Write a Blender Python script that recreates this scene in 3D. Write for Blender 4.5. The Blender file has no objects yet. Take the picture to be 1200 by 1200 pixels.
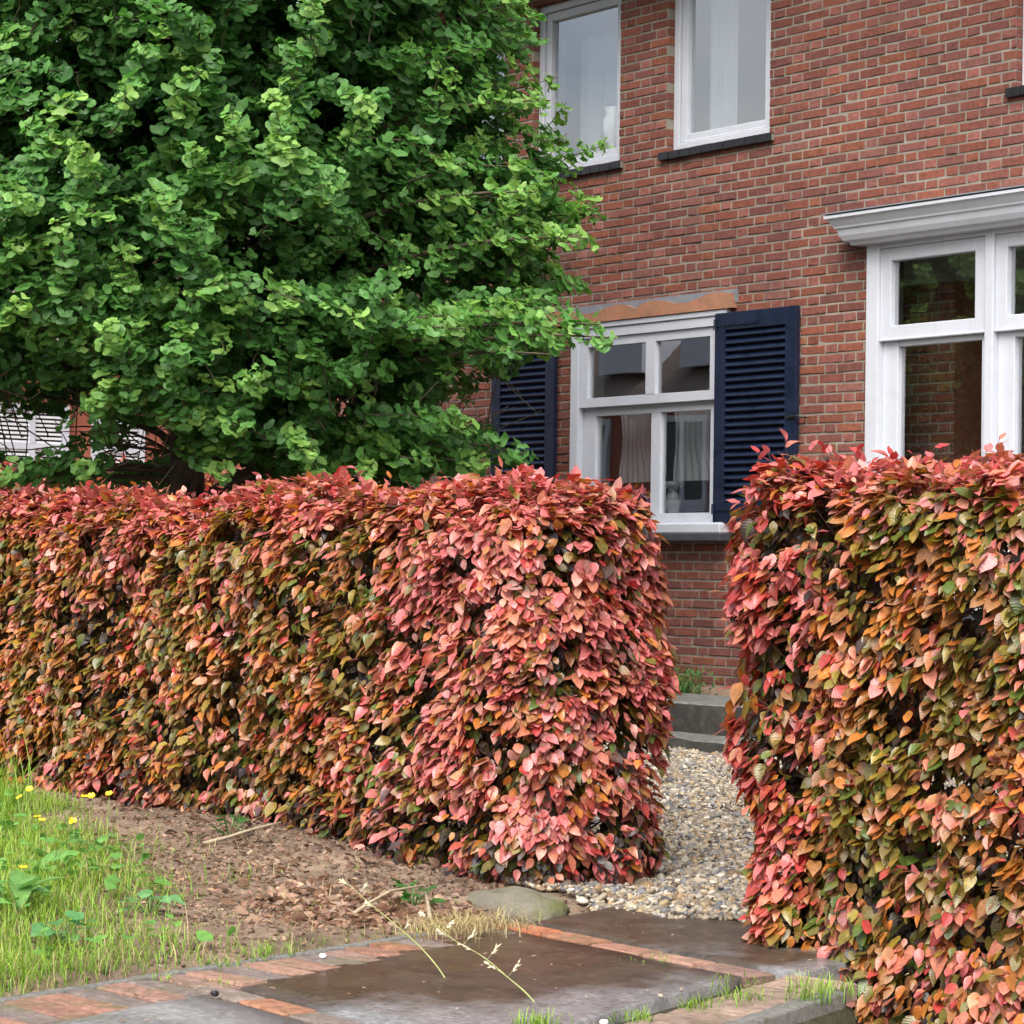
import bpy, math, random
import numpy as np
from mathutils import Matrix, Vector

rng = np.random.default_rng(7)
random.seed(7)
scene = bpy.context.scene
COL = scene.collection
R = math.radians

# ------------------------------------------------------------------ helpers
def hsh(ix, iy, iz, seed):
    n = (ix * 374761393 + iy * 668265263 + iz * 2147483647 + seed * 974634777) & 0xFFFFFFFF
    n = ((n ^ (n >> 13)) * 1274126177) & 0xFFFFFFFF
    return ((n ^ (n >> 16)) & 0xFFFF) / 65535.0

def vnoise(p, freq, seed=0):
    """smooth value noise in -1..1 for an (n,3) array"""
    q = np.asarray(p, float) * freq + 1000.0
    i = np.floor(q).astype(np.int64); f = q - i
    f = f * f * (3 - 2 * f)
    out = 0
    for dx in (0, 1):
        wx = f[:, 0] if dx else 1 - f[:, 0]
        for dy in (0, 1):
            wy = f[:, 1] if dy else 1 - f[:, 1]
            for dz in (0, 1):
                wz = f[:, 2] if dz else 1 - f[:, 2]
                out = out + wx * wy * wz * hsh(i[:, 0] + dx, i[:, 1] + dy, i[:, 2] + dz, seed)
    return out * 2 - 1

def sstep(a, b, x):
    t = np.clip((x - a) / (b - a), 0, 1)
    return t * t * (3 - 2 * t)

def norm(v):
    return v / np.maximum(np.linalg.norm(v, axis=-1, keepdims=True), 1e-9)

def np_mesh(name, verts, tris=None, quads=None, col=None, luv=None, mats=(), midx=None, smooth=True):
    """mesh from numpy arrays; tris are stored before quads"""
    me = bpy.data.meshes.new(name)
    verts = np.asarray(verts, np.float32)
    tris = np.zeros((0, 3), np.int32) if tris is None else np.asarray(tris, np.int32).reshape(-1, 3)
    quads = np.zeros((0, 4), np.int32) if quads is None else np.asarray(quads, np.int32).reshape(-1, 4)
    nt, nq = len(tris), len(quads)
    me.vertices.add(len(verts)); me.vertices.foreach_set('co', verts.ravel())
    loops = np.concatenate([tris.ravel(), quads.ravel()]).astype(np.int32)
    me.loops.add(len(loops)); me.loops.foreach_set('vertex_index', loops)
    starts = np.concatenate([np.arange(nt) * 3, nt * 3 + np.arange(nq) * 4]).astype(np.int32)
    me.polygons.add(nt + nq); me.polygons.foreach_set('loop_start', starts)
    if smooth:
        me.polygons.foreach_set('use_smooth', np.ones(nt + nq, bool))
    if midx is not None:
        me.polygons.foreach_set('material_index', np.asarray(midx, np.int32))
    if col is not None:
        a = me.attributes.new('Col', 'FLOAT_COLOR', 'POINT')
        c = np.ones((len(verts), 4), np.float32); c[:, :3] = col
        a.data.foreach_set('color', c.ravel())
    if luv is not None:
        a = me.attributes.new('LUV', 'FLOAT_VECTOR', 'POINT')
        a.data.foreach_set('vector', np.asarray(luv, np.float32).ravel())
    for m in mats:
        me.materials.append(m)
    me.update(calc_edges=True); me.validate(clean_customdata=False)
    return me

def link(name, me, parent=None):
    o = bpy.data.objects.new(name, me); COL.objects.link(o)
    if parent is not None:
        o.parent = parent
        o.matrix_parent_inverse = Matrix.Identity(4)
        o.location = -Vector(parent_loc(parent))
    return o

def parent_loc(p):
    l = Vector(p.location)
    while p.parent is not None:
        p = p.parent; l = l + Vector(p.location)
    return l

def tag(o, label=None, cat=None, group=None, kind=None):
    if label: o['label'] = label
    if cat: o['category'] = cat
    if group: o['group'] = group
    if kind: o['kind'] = kind
    return o

def empty(name, loc):
    o = bpy.data.objects.new(name, None); COL.objects.link(o); o.location = loc
    o.empty_display_size = 0.1
    return o

class MB:
    """plain polygon collector with a colour per vertex"""
    def __init__(s): s.v = []; s.f = []; s.c = []; s.m = []
    def poly(s, pts, c=(1, 1, 1), m=0):
        i = len(s.v); s.v += [tuple(p) for p in pts]; s.c += [c] * len(pts)
        s.f.append(tuple(range(i, i + len(pts)))); s.m.append(m)
    def faces(s, pts, fs, c=(1, 1, 1), m=0):
        i = len(s.v); s.v += [tuple(p) for p in pts]; s.c += [c] * len(pts)
        for f in fs: s.f.append(tuple(i + k for k in f)); s.m.append(m)
    def box(s, x0, x1, y0, y1, z0, z1, c=(1, 1, 1), m=0):
        p = [(x0, y0, z0), (x1, y0, z0), (x1, y1, z0), (x0, y1, z0), (x0, y0, z1), (x1, y0, z1), (x1, y1, z1), (x0, y1, z1)]
        s.faces(p, [(0, 3, 2, 1), (4, 5, 6, 7), (0, 1, 5, 4), (1, 2, 6, 5), (2, 3, 7, 6), (3, 0, 4, 7)], c, m)
    def tube(s, pts, rad, n=6, c=(1, 1, 1), m=0, cap=True):
        pts = [Vector(p) for p in pts]
        rad = rad if hasattr(rad, '__len__') else [rad] * len(pts)
        i0 = len(s.v); up = Vector((0.13, 0.31, 1)).normalized()
        for k, p in enumerate(pts):
            t = (pts[min(k + 1, len(pts) - 1)] - pts[max(k - 1, 0)]).normalized()
            u = t.cross(up)
            if u.length < 1e-3: u = t.cross(Vector((1, 0, 0)))
            u.normalize(); w = t.cross(u)
            for j in range(n):
                an = 2 * math.pi * j / n
                s.v.append(tuple(p + (u * math.cos(an) + w * math.sin(an)) * rad[k])); s.c.append(c)
        for k in range(len(pts) - 1):
            for j in range(n):
                s.f.append((i0 + k * n + j, i0 + k * n + (j + 1) % n, i0 + (k + 1) * n + (j + 1) % n, i0 + (k + 1) * n + j)); s.m.append(m)
        if cap:
            s.f.append(tuple(i0 + j for j in range(n))[::-1]); s.m.append(m)
            e = i0 + (len(pts) - 1) * n
            s.f.append(tuple(e + j for j in range(n))); s.m.append(m)
    def lathe(s, prof, cx, cy, n=20, c=(1, 1, 1), m=0):
        i0 = len(s.v)
        for r, z in prof:
            for j in range(n):
                a = 2 * math.pi * j / n
                s.v.append((cx + r * math.cos(a), cy + r * math.sin(a), z)); s.c.append(c)
        for k in range(len(prof) - 1):
            for j in range(n):
                s.f.append((i0 + k * n + j, i0 + k * n + (j + 1) % n, i0 + (k + 1) * n + (j + 1) % n, i0 + (k + 1) * n + j)); s.m.append(m)
    def build(s, name, mats, parent=None, smooth=False, bevel=0.0):
        me = bpy.data.meshes.new(name)
        me.from_pydata(s.v, [], s.f)
        mats = mats if isinstance(mats, (list, tuple)) else [mats]
        for mt in mats: me.materials.append(mt)
        me.polygons.foreach_set('material_index', np.array(s.m, np.int32))
        me.polygons.foreach_set('use_smooth', np.full(len(s.f), bool(smooth)))
        a = me.attributes.new('Col', 'FLOAT_COLOR', 'POINT')
        c = np.ones((len(s.v), 4), np.float32); c[:, :3] = np.array(s.c, np.float32)
        a.data.foreach_set('color', c.ravel())
        me.update()
        o = link(name, me, parent)
        if bevel:
            b = o.modifiers.new('bevel', 'BEVEL'); b.width = bevel; b.segments = 2; b.limit_method = 'ANGLE'
        return o

# ------------------------------------------------------------------ materials
def newmat(name):
    m = bpy.data.materials.new(name); m.use_nodes = True
    nt = m.node_tree; nt.nodes.clear()
    out = nt.nodes.new('ShaderNodeOutputMaterial')
    return m, nt, out

def N(nt, t, **kw):
    n = nt.nodes.new(t)
    for k, v in kw.items():
        if k in ('operation', 'blend_type', 'data_type', 'attribute_name', 'feature', 'noise_dimensions', 'wave_type', 'bands_direction', 'sky_type', 'distance'):
            setattr(n, k, v)
        else:
            n.inputs[k.replace('_', ' ')].default_value = v
    return n

def L(nt, a, b): nt.links.new(a, b)

def mixcol(nt, fac, a, b, mode='MIX'):
    n = nt.nodes.new('ShaderNodeMix'); n.data_type = 'RGBA'; n.blend_type = mode
    for sock, v in ((n.inputs[0], fac), (n.inputs[6], a), (n.inputs[7], b)):
        if isinstance(v, (int, float)): sock.default_value = v
        elif isinstance(v, (tuple, list)): sock.default_value = (*v, 1)
        else: L(nt, v, sock)
    return n.outputs[2]

def ramp(nt, src, stops):
    n = nt.nodes.new('ShaderNodeValToRGB'); el = n.color_ramp.elements
    while len(el) < len(stops): el.new(0.5)
    for e, (p, c) in zip(el, stops): e.position = p; e.color = (*c, 1) if len(c) == 3 else c
    L(nt, src, n.inputs[0]); return n.outputs[0]

def g(v): return (v, v, v)

def mat_simple(name, col, rough=0.5, var=0.12, scale=8.0, bump=0.1, bscale=60.0, spec=0.5, use_attr=False, metal=0.0, dirt=None, dirt_scale=5.0, rvar=0.15, broad=0.0):
    m, nt, out = newmat(name)
    p = nt.nodes.new('ShaderNodeBsdfPrincipled'); L(nt, p.outputs[0], out.inputs[0])
    geo = nt.nodes.new('ShaderNodeTexCoord')
    n1 = N(nt, 'ShaderNodeTexNoise', Scale=scale, Detail=6.0, Roughness=0.6); L(nt, geo.outputs['Object'], n1.inputs['Vector'])
    if use_attr:
        at = N(nt, 'ShaderNodeAttribute', attribute_name='Col'); base = at.outputs['Color']
    else:
        base = col
    v = ramp(nt, n1.outputs[0], [(0.3, g(1 - var)), (0.7, g(1 + var))])
    c = mixcol(nt, 1.0, base, v, 'MULTIPLY')
    if broad:
        n4 = N(nt, 'ShaderNodeTexNoise', Scale=broad, Detail=5.0, Roughness=0.6); L(nt, geo.outputs['Object'], n4.inputs['Vector'])
        c = mixcol(nt, 1.0, c, ramp(nt, n4.outputs[0], [(0.3, (0.80, 0.80, 0.82)), (0.7, (1.12, 1.10, 1.08))]), 'MULTIPLY')
    if dirt:
        n3 = N(nt, 'ShaderNodeTexNoise', Scale=dirt_scale, Detail=8.0, Roughness=0.7); L(nt, geo.outputs['Object'], n3.inputs['Vector'])
        f = ramp(nt, n3.outputs[0], [(0.5, g(0)), (0.7, g(1))])
        c = mixcol(nt, f, c, dirt)
    L(nt, c, p.inputs['Base Color'])
    rr = nt.nodes.new('ShaderNodeMapRange'); L(nt, n1.outputs[0], rr.inputs[0])
    rr.inputs[3].default_value = max(rough - rvar, 0.02); rr.inputs[4].default_value = min(rough + rvar, 1)
    L(nt, rr.outputs[0], p.inputs['Roughness'])
    p.inputs['Metallic'].default_value = metal; p.inputs['Specular IOR Level'].default_value = spec
    if bump:
        n2 = N(nt, 'ShaderNodeTexNoise', Scale=bscale, Detail=5.0, Roughness=0.65); L(nt, geo.outputs['Object'], n2.inputs['Vector'])
        b = N(nt, 'ShaderNodeBump', Strength=bump, Distance=0.01); L(nt, n2.outputs[0], b.inputs['Height']); L(nt, b.outputs[0], p.inputs['Normal'])
    return m

def mat_leaf(name, veins='beech', rough=0.42, trans=0.3, spec=0.5, blotch=0.25):
    m, nt, out = newmat(name)
    at = N(nt, 'ShaderNodeAttribute', attribute_name='Col')
    uv = N(nt, 'ShaderNodeAttribute', attribute_name='LUV')
    sep = nt.nodes.new('ShaderNodeSeparateXYZ'); L(nt, uv.outputs['Vector'], sep.inputs[0])
    def M(op, a, b=None):
        n = N(nt, 'ShaderNodeMath', operation=op)
        for k, v in enumerate((a, b)):
            if v is None: continue
            if isinstance(v, (int, float)): n.inputs[k].default_value = v
            else: L(nt, v, n.inputs[k])
        return n.outputs[0]
    ax = M('ABSOLUTE', sep.outputs[0])
    if veins == 'beech':
        ph = M('MULTIPLY', M('SUBTRACT', sep.outputs[1], M('MULTIPLY', ax, 0.45)), 50.0)
        w = M('SINE', ph)
        mid = M('LESS_THAN', ax, 0.03)
        h = M('ADD', M('MULTIPLY', w, 0.5), M('MULTIPLY', mid, -1.5))
        line = M('MAXIMUM', M('GREATER_THAN', w, 0.9), mid)
    else:
        ang = M('ARCTAN2', sep.outputs[0], sep.outputs[1])
        w = M('SINE', M('MULTIPLY', ang, 42.0))
        h = w; line = M('GREATER_THAN', w, 0.8)
    geo = nt.nodes.new('ShaderNodeNewGeometry')
    nz = N(nt, 'ShaderNodeTexNoise', Scale=70.0, Detail=3.0); L(nt, geo.outputs['Position'], nz.inputs['Vector'])
    v = ramp(nt, nz.outputs[0], [(0.3, g(1 - blotch)), (0.7, g(1 + blotch))])
    c = mixcol(nt, 1.0, at.outputs['Color'], v, 'MULTIPLY')
    lf = M('MULTIPLY', line, 0.10)
    c = mixcol(nt, lf, c, mixcol(nt, 0.5, c, (0.5, 0.35, 0.2)))
    p = nt.nodes.new('ShaderNodeBsdfPrincipled'); L(nt, c, p.inputs['Base Color'])
    p.inputs['Roughness'].default_value = rough; p.inputs['Specular IOR Level'].default_value = spec
    b = N(nt, 'ShaderNodeBump', Strength=0.25, Distance=0.002); L(nt, h, b.inputs['Height']); L(nt, b.outputs[0], p.inputs['Normal'])
    t = nt.nodes.new('ShaderNodeBsdfTranslucent')
    hs = nt.nodes.new('ShaderNodeHueSaturation'); hs.inputs['Saturation'].default_value = 1.1; hs.inputs['Value'].default_value = 1.3
    L(nt, c, hs.inputs['Color']); L(nt, hs.outputs[0], t.inputs['Color'])
    mx = nt.nodes.new('ShaderNodeMixShader'); mx.inputs[0].default_value = trans
    L(nt, p.outputs[0], mx.inputs[1]); L(nt, t.outputs[0], mx.inputs[2]); L(nt, mx.outputs[0], out.inputs[0])
    return m

def mat_glass(name, base=0.2, tint=(0.9, 0.93, 0.92)):
    m, nt, out = newmat(name)
    tr = nt.nodes.new('ShaderNodeBsdfTransparent'); tr.inputs[0].default_value = (*tint, 1)
    gl = nt.nodes.new('ShaderNodeBsdfGlossy'); gl.inputs['Roughness'].default_value = 0.0
    gl.inputs['Color'].default_value = (0.95, 0.97, 1, 1)
    tc = nt.nodes.new('ShaderNodeTexCoord')
    nz = N(nt, 'ShaderNodeTexNoise', Scale=2.2, Detail=1.0); L(nt, tc.outputs['Object'], nz.inputs['Vector'])
    b = N(nt, 'ShaderNodeBump', Strength=0.02, Distance=0.02); L(nt, nz.outputs[0], b.inputs['Height']); L(nt, b.outputs[0], gl.inputs['Normal'])
    fr = nt.nodes.new('ShaderNodeFresnel'); gm = nt.nodes.new('ShaderNodeNewGeometry')      # a thin pane reflects alike from both sides
    io = nt.nodes.new('ShaderNodeMapRange'); L(nt, gm.outputs['Backfacing'], io.inputs[0]); io.inputs[3].default_value = 1.5; io.inputs[4].default_value = 1 / 1.5; L(nt, io.outputs[0], fr.inputs[0])
    mm = N(nt, 'ShaderNodeMath', operation='ADD'); L(nt, fr.outputs[0], mm.inputs[0]); mm.inputs[1].default_value = base
    mm.use_clamp = True
    mx = nt.nodes.new('ShaderNodeMixShader'); L(nt, mm.outputs[0], mx.inputs[0]); L(nt, tr.outputs[0], mx.inputs[1]); L(nt, gl.outputs[0], mx.inputs[2])
    L(nt, mx.outputs[0], out.inputs[0])
    return m

def mat_net(name, col, cover):
    m, nt, out = newmat(name)
    d = nt.nodes.new('ShaderNodeBsdfDiffuse'); d.inputs[0].default_value = (*col, 1)
    t = nt.nodes.new('ShaderNodeBsdfTranslucent'); t.inputs[0].default_value = (*col, 1)
    a = nt.nodes.new('ShaderNodeAddShader'); mx0 = nt.nodes.new('ShaderNodeMixShader'); mx0.inputs[0].default_value = 0.35
    L(nt, d.outputs[0], mx0.inputs[1]); L(nt, t.outputs[0], mx0.inputs[2])
    tr = nt.nodes.new('ShaderNodeBsdfTransparent')
    mx = nt.nodes.new('ShaderNodeMixShader'); mx.inputs[0].default_value = cover
    L(nt, tr.outputs[0], mx.inputs[1]); L(nt, mx0.outputs[0], mx.inputs[2]); L(nt, mx.outputs[0], out.inputs[0])
    nt.nodes.remove(a)
    return m

M_brick = mat_simple('fired_brick', g(1), 0.85, 0.32, 38.0, 0.8, 110.0, 0.25, use_attr=True, dirt=(0.20, 0.085, 0.07), dirt_scale=30.0, broad=1.1)
M_mortar = mat_simple('lime_mortar', (0.285, 0.268, 0.225), 0.95, 0.25, 6.0, 0.6, 180.0, 0.1, dirt=(0.18, 0.178, 0.135), dirt_scale=2.0, broad=1.1)
M_white = mat_simple('white_paint', (0.53, 0.555, 0.61), 0.38, 0.04, 3.0, 0.08, 90.0, 0.5, dirt=(0.485, 0.505, 0.55), dirt_scale=9.0)
M_navy = mat_simple('navy_gloss_paint', (0.008, 0.014, 0.036), 0.3, 0.25, 9.0, 0.12, 50.0, 0.5)
M_iron = mat_simple('black_iron', (0.03, 0.03, 0.034), 0.5, 0.2, 30.0, 0.2, 120.0, 0.5, metal=0.5)
M_lead = mat_simple('grey_lead', (0.20, 0.22, 0.25), 0.6, 0.15, 14.0, 0.2, 60.0, 0.4)
M_copper = mat_simple('weathered_orange_board', (0.40, 0.205, 0.125), 0.8, 0.25, 16.0, 0.6, 90.0, 0.25, dirt=(0.38, 0.135, 0.06), dirt_scale=16.0, broad=5.0)
M_sill = mat_simple('black_glazed_tile', (0.018, 0.018, 0.02), 0.35, 0.3, 20.0, 0.2, 60.0, 0.5)
M_slate = mat_simple('dark_slate', (0.05, 0.055, 0.065), 0.5, 0.2, 12.0, 0.2, 60.0, 0.5)
M_plaster = mat_simple('interior_plaster', (0.66, 0.64, 0.60), 0.9, 0.08, 2.0, 0.0, 10.0, 0.2)
M_roof = mat_simple('roof_tile_dark', (0.16, 0.125, 0.105), 0.7, 0.3, 7.0, 0.4, 12.0, 0.3)
M_glass = mat_glass('window_glass', 0.28)
M_glass2 = mat_glass('coated_window_glass', 0.30)
M_net = mat_net('net_curtain', (0.85, 0.87, 0.90), 0.55)
M_blind = mat_simple('white_blind', (0.70, 0.72, 0.74), 0.6, 0.05, 5.0, 0.0)
M_beech = mat_leaf('copper_beech_leaf', 'beech', 0.33, 0.26, 0.75)
M_ginkgo = mat_leaf('ginkgo_leaf', 'fan', 0.42, 0.38, 0.42, 0.15)
M_dleaf = mat_leaf('garden_leaf', 'beech', 0.5, 0.3, 0.4, 0.2)
M_grass = mat_leaf('grass_blade', 'beech', 0.45, 0.35, 0.4, 0.15)
M_bark = mat_simple('bark', (0.10, 0.075, 0.055), 0.9, 0.35, 12.0, 1.0, 40.0, 0.2, dirt=(0.07, 0.075, 0.04), dirt_scale=9.0)
M_twig = mat_simple('brown_twig', (0.09, 0.06, 0.045), 0.85, 0.3, 30.0, 0.4, 90.0, 0.2)
M_soil = mat_simple('garden_soil', g(1), 0.95, 0.35, 18.0, 1.0, 70.0, 0.15, use_attr=True)
M_pebble = mat_simple('river_pebble', g(1), 0.55, 0.18, 60.0, 0.2, 200.0, 0.4, use_attr=True)
M_paver = mat_simple('worn_brick_paver', g(1), 0.75, 0.35, 26.0, 0.9, 70.0, 0.3, use_attr=True, dirt=(0.13, 0.12, 0.055), dirt_scale=6.0, broad=14.0)
M_kerb = mat_simple('rough_concrete', (0.185, 0.18, 0.165), 0.9, 0.3, 40.0, 0.9, 120.0, 0.2, dirt=(0.13, 0.13, 0.08), dirt_scale=12.0)
M_stone = mat_simple('grey_step_stone', (0.16, 0.16, 0.15), 0.75, 0.5, 22.0, 1.0, 40.0, 0.3, dirt=(0.065, 0.085, 0.05), dirt_scale=8.0, broad=3.0)
M_riser = mat_simple('dark_step_side', (0.026, 0.024, 0.021), 0.8, 0.3, 9.0, 0.6, 60.0, 0.3, dirt=(0.055, 0.055, 0.045), dirt_scale=9.0)  # sides of the steps, coloured far darker than their treads
M_moss = mat_simple('mossy_stone', (0.17, 0.155, 0.12), 0.9, 0.3, 10.0, 0.9, 50.0, 0.2, dirt=(0.10, 0.115, 0.03), dirt_scale=5.5)
M_yellow = mat_simple('yellow_petal', (0.75, 0.50, 0.015), 0.35, 0.1, 40.0, 0.0)
M_straw = mat_simple('dry_straw', g(1), 0.7, 0.25, 30.0, 0.0, use_attr=True)
M_china = mat_simple('grey_china', (0.33, 0.34, 0.35), 0.4, 0.12, 20.0, 0.1, 60.0, 0.5)
M_whitechina = mat_simple('white_china', (0.85, 0.86, 0.86), 0.3, 0.03, 20.0, 0.0)
M_attr = mat_simple('petals_and_leaves', g(1), 0.5, 0.15, 50.0, 0.0, use_attr=True)

def mat_slab(name='wet_concrete_slab', dry=(0.19, 0.188, 0.192), edge=-5.42):
    m, nt, out = newmat(name)
    p = nt.nodes.new('ShaderNodeBsdfPrincipled'); L(nt, p.outputs[0], out.inputs[0])
    tc = nt.nodes.new('ShaderNodeTexCoord')
    n1 = N(nt, 'ShaderNodeTexNoise', Scale=2.2, Detail=4.0, Roughness=0.55); L(nt, tc.outputs['Object'], n1.inputs['Vector'])
    n2 = N(nt, 'ShaderNodeTexNoise', Scale=45.0, Detail=6.0, Roughness=0.7); L(nt, tc.outputs['Object'], n2.inputs['Vector'])
    n3 = N(nt, 'ShaderNodeTexNoise', Scale=150.0, Detail=3.0, Roughness=0.6); L(nt, tc.outputs['Object'], n3.inputs['Vector'])
    n4 = N(nt, 'ShaderNodeTexNoise', Scale=7.0, Detail=8.0, Roughness=0.7); L(nt, tc.outputs['Object'], n4.inputs['Vector'])
    sx_ = nt.nodes.new('ShaderNodeSeparateXYZ'); L(nt, tc.outputs['Object'], sx_.inputs[0])
    sl1 = N(nt, 'ShaderNodeMath', operation='MULTIPLY_ADD'); L(nt, sx_.outputs[0], sl1.inputs[0]); sl1.inputs[1].default_value = 0.42; sl1.inputs[2].default_value = -0.42 * edge
    sl2 = N(nt, 'ShaderNodeMath', operation='ADD'); L(nt, sl1.outputs[0], sl2.inputs[0]); L(nt, n1.outputs[0], sl2.inputs[1])
    wet = ramp(nt, sl2.outputs[0], [(0.38, g(1)), (0.58, g(0))])
    c = mixcol(nt, wet, dry, (0.062, 0.045, 0.032))
    c = mixcol(nt, 1.0, c, ramp(nt, n2.outputs[0], [(0.3, g(0.55)), (0.75, g(1.5))]), 'MULTIPLY')
    c = mixcol(nt, 1.0, c, ramp(nt, n4.outputs[0], [(0.3, g(0.6)), (0.5, g(1.0)), (0.75, g(1.5))]), 'MULTIPLY')
    vo = nt.nodes.new('ShaderNodeTexVoronoi'); vo.inputs['Scale'].default_value = 90.0; L(nt, tc.outputs['Object'], vo.inputs['Vector'])
    fl = ramp(nt, vo.outputs['Distance'], [(0.10, g(0.75)), (0.17, g(0))])
    c = mixcol(nt, fl, c, mixcol(nt, n4.outputs[0], (0.05, 0.045, 0.04), (0.26, 0.21, 0.15)))
    n5 = N(nt, 'ShaderNodeTexNoise', Scale=1.4, Detail=7.0, Roughness=0.75); L(nt, tc.outputs['Object'], n5.inputs['Vector'])
    c = mixcol(nt, ramp(nt, n5.outputs[0], [(0.60, g(0)), (0.72, g(0.6))]), c, (0.075, 0.075, 0.03))
    L(nt, c, p.inputs['Base Color'])
    rr = ramp(nt, n1.outputs[0], [(0.40, g(0.42)), (0.60, g(0.18))]); L(nt, rr, p.inputs['Roughness'])
    b = N(nt, 'ShaderNodeBump', Strength=0.55, Distance=0.006); L(nt, n2.outputs[0], b.inputs['Height']); L(nt, b.outputs[0], p.inputs['Normal'])
    return m
M_slab = mat_slab(); M_slab_dry = mat_slab('dry_concrete_slab', (0.22, 0.218, 0.22), -7.2)

# ------------------------------------------------------------------ instancing of leaf-like templates
def instance(tv, tt, tq, pos, X, Y, Z):
    """tv (n,3) template; X,Y,Z (m,3) scaled axes -> verts, tris, quads"""
    m, n = len(pos), len(tv)
    v = pos[:, None, :] + tv[None, :, 0:1] * X[:, None, :] + tv[None, :, 1:2] * Y[:, None, :] + tv[None, :, 2:3] * Z[:, None, :]
    off = (np.arange(m) * n)[:, None, None]
    t = (np.asarray(tt)[None] + off).reshape(-1, 3) if len(tt) else np.zeros((0, 3), int)
    q = (np.asarray(tq)[None] + off).reshape(-1, 4) if len(tq) else np.zeros((0, 4), int)
    return v.reshape(-1, 3), t, q

class Cloud:
    def __init__(s): s.v = []; s.t = []; s.q = []; s.c = []; s.u = []; s.n = 0
    def add(s, v, t, q, c, u):
        s.v.append(v); s.t.append(t + s.n); s.q.append(q + s.n); s.c.append(c); s.u.append(u); s.n += len(v)
    def build(s, name, mat, parent=None):
        me = np_mesh(name, np.concatenate(s.v), np.concatenate(s.t), np.concatenate(s.q), np.concatenate(s.c), np.concatenate(s.u), [mat])
        return link(name, me, parent)

def beech_template(curl, fold, wave):
    ts = [0.0, 0.07, 0.20, 0.42, 0.66, 0.86, 1.04]
    ws = [0.012, 0.145, 0.275, 0.335, 0.285, 0.150, 0.0]
    v = []; u = []
    for k, (t, w) in enumerate(zip(ts, ws)):
        zc = -curl * t * t
        wv = wave * math.sin(k * 2.3)
        for sx in (-1, 0, 1):
            v.append((sx * w, t, zc + abs(sx) * (fold * w + wv * w)))
            u.append((sx * w, t, 0))
    q = []
    for k in range(len(ts) - 1):
        for j in (0, 1):
            a = k * 3 + j; q.append((a, a + 1, a + 4, a + 3))
    return np.array(v), np.zeros((0, 3), int), np.array(q), np.array(u)

BT = [beech_template(0.10, 0.10, 0.10), beech_template(0.30, 0.20, -0.14), beech_template(-0.08, 0.02, 0.16), beech_template(0.42, 0.42, 0.10), beech_template(0.20, -0.12, 0.18)]

def beech_leaves(cloud, pos, d, upref, size, cbase, ctip, wide=None):
    """d: leaf axis, upref: rough facing of the upper side"""
    Y = norm(d); X = norm(np.cross(Y, upref)); Zv = np.cross(X, Y)
    k = rng.integers(0, len(BT), len(pos))
    wide = np.ones(len(pos)) if wide is None else wide
    for i, (tv, tt, tq, tu) in enumerate(BT):
        s = k == i
        if not s.any(): continue
        sz = size[s][:, None]
        v, t, q = instance(tv, tt, tq, pos[s], X[s] * sz * wide[s][:, None], Y[s] * sz, Zv[s] * sz)
        f = np.clip(tu[:, 1], 0, 1)[None, :, None]
        f = f * 0.8 + np.abs(tu[:, 0])[None, :, None] * 0.6
        f = np.clip(f, 0, 1)
        c = cbase[s][:, None, :] * (1 - f) + ctip[s][:, None, :] * f
        cloud.add(v, t, q, c.reshape(-1, 3), np.tile(tu, (s.sum(), 1)))

# ------------------------------------------------------------------ beech hedges
PAL = np.array([
    (0.57, 0.150, 0.155),   # 0 pink
    (0.54, 0.178, 0.115),   # 1 salmon
    (0.44, 0.050, 0.048),   # 2 red
    (0.49, 0.165, 0.030),   # 3 orange
    (0.31, 0.135, 0.045),   # 4 bronze
    (0.150, 0.118, 0.018),  # 5 olive
    (0.080, 0.130, 0.020),  # 6 green
    (0.036, 0.028, 0.036),  # 7 dark purple
    (0.25, 0.185, 0.022),   # 8 yellow olive
    (0.40, 0.170, 0.150),   # 9 dusty rose
])
def pick(probs, r=None):
    """row-wise categorical; r lets neighbours choose alike"""
    cum = np.cumsum(probs, axis=1); cum /= cum[:, -1:]
    r = (rng.random(len(probs)) if r is None else r)[:, None]
    return (r > cum).sum(axis=1)

W_PINK  = np.array([.42, .29, .09, .04, .04, .02, .01, .01, .00, .08])
W_RED   = np.array([.34, .12, .34, .05, .04, .02, .02, .04, .01, .02])
W_FRONT = np.array([.02, .15, .03, .17, .27, .18, .04, .01, .10, .03])
W_OLIVE = np.array([.01, .08, .02, .12, .18, .30, .14, .01, .12, .02])
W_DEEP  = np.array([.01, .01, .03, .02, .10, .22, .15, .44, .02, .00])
W_LOW   = np.array([.20, .14, .08, .04, .06, .05, .06, .34, .01, .02])

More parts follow.
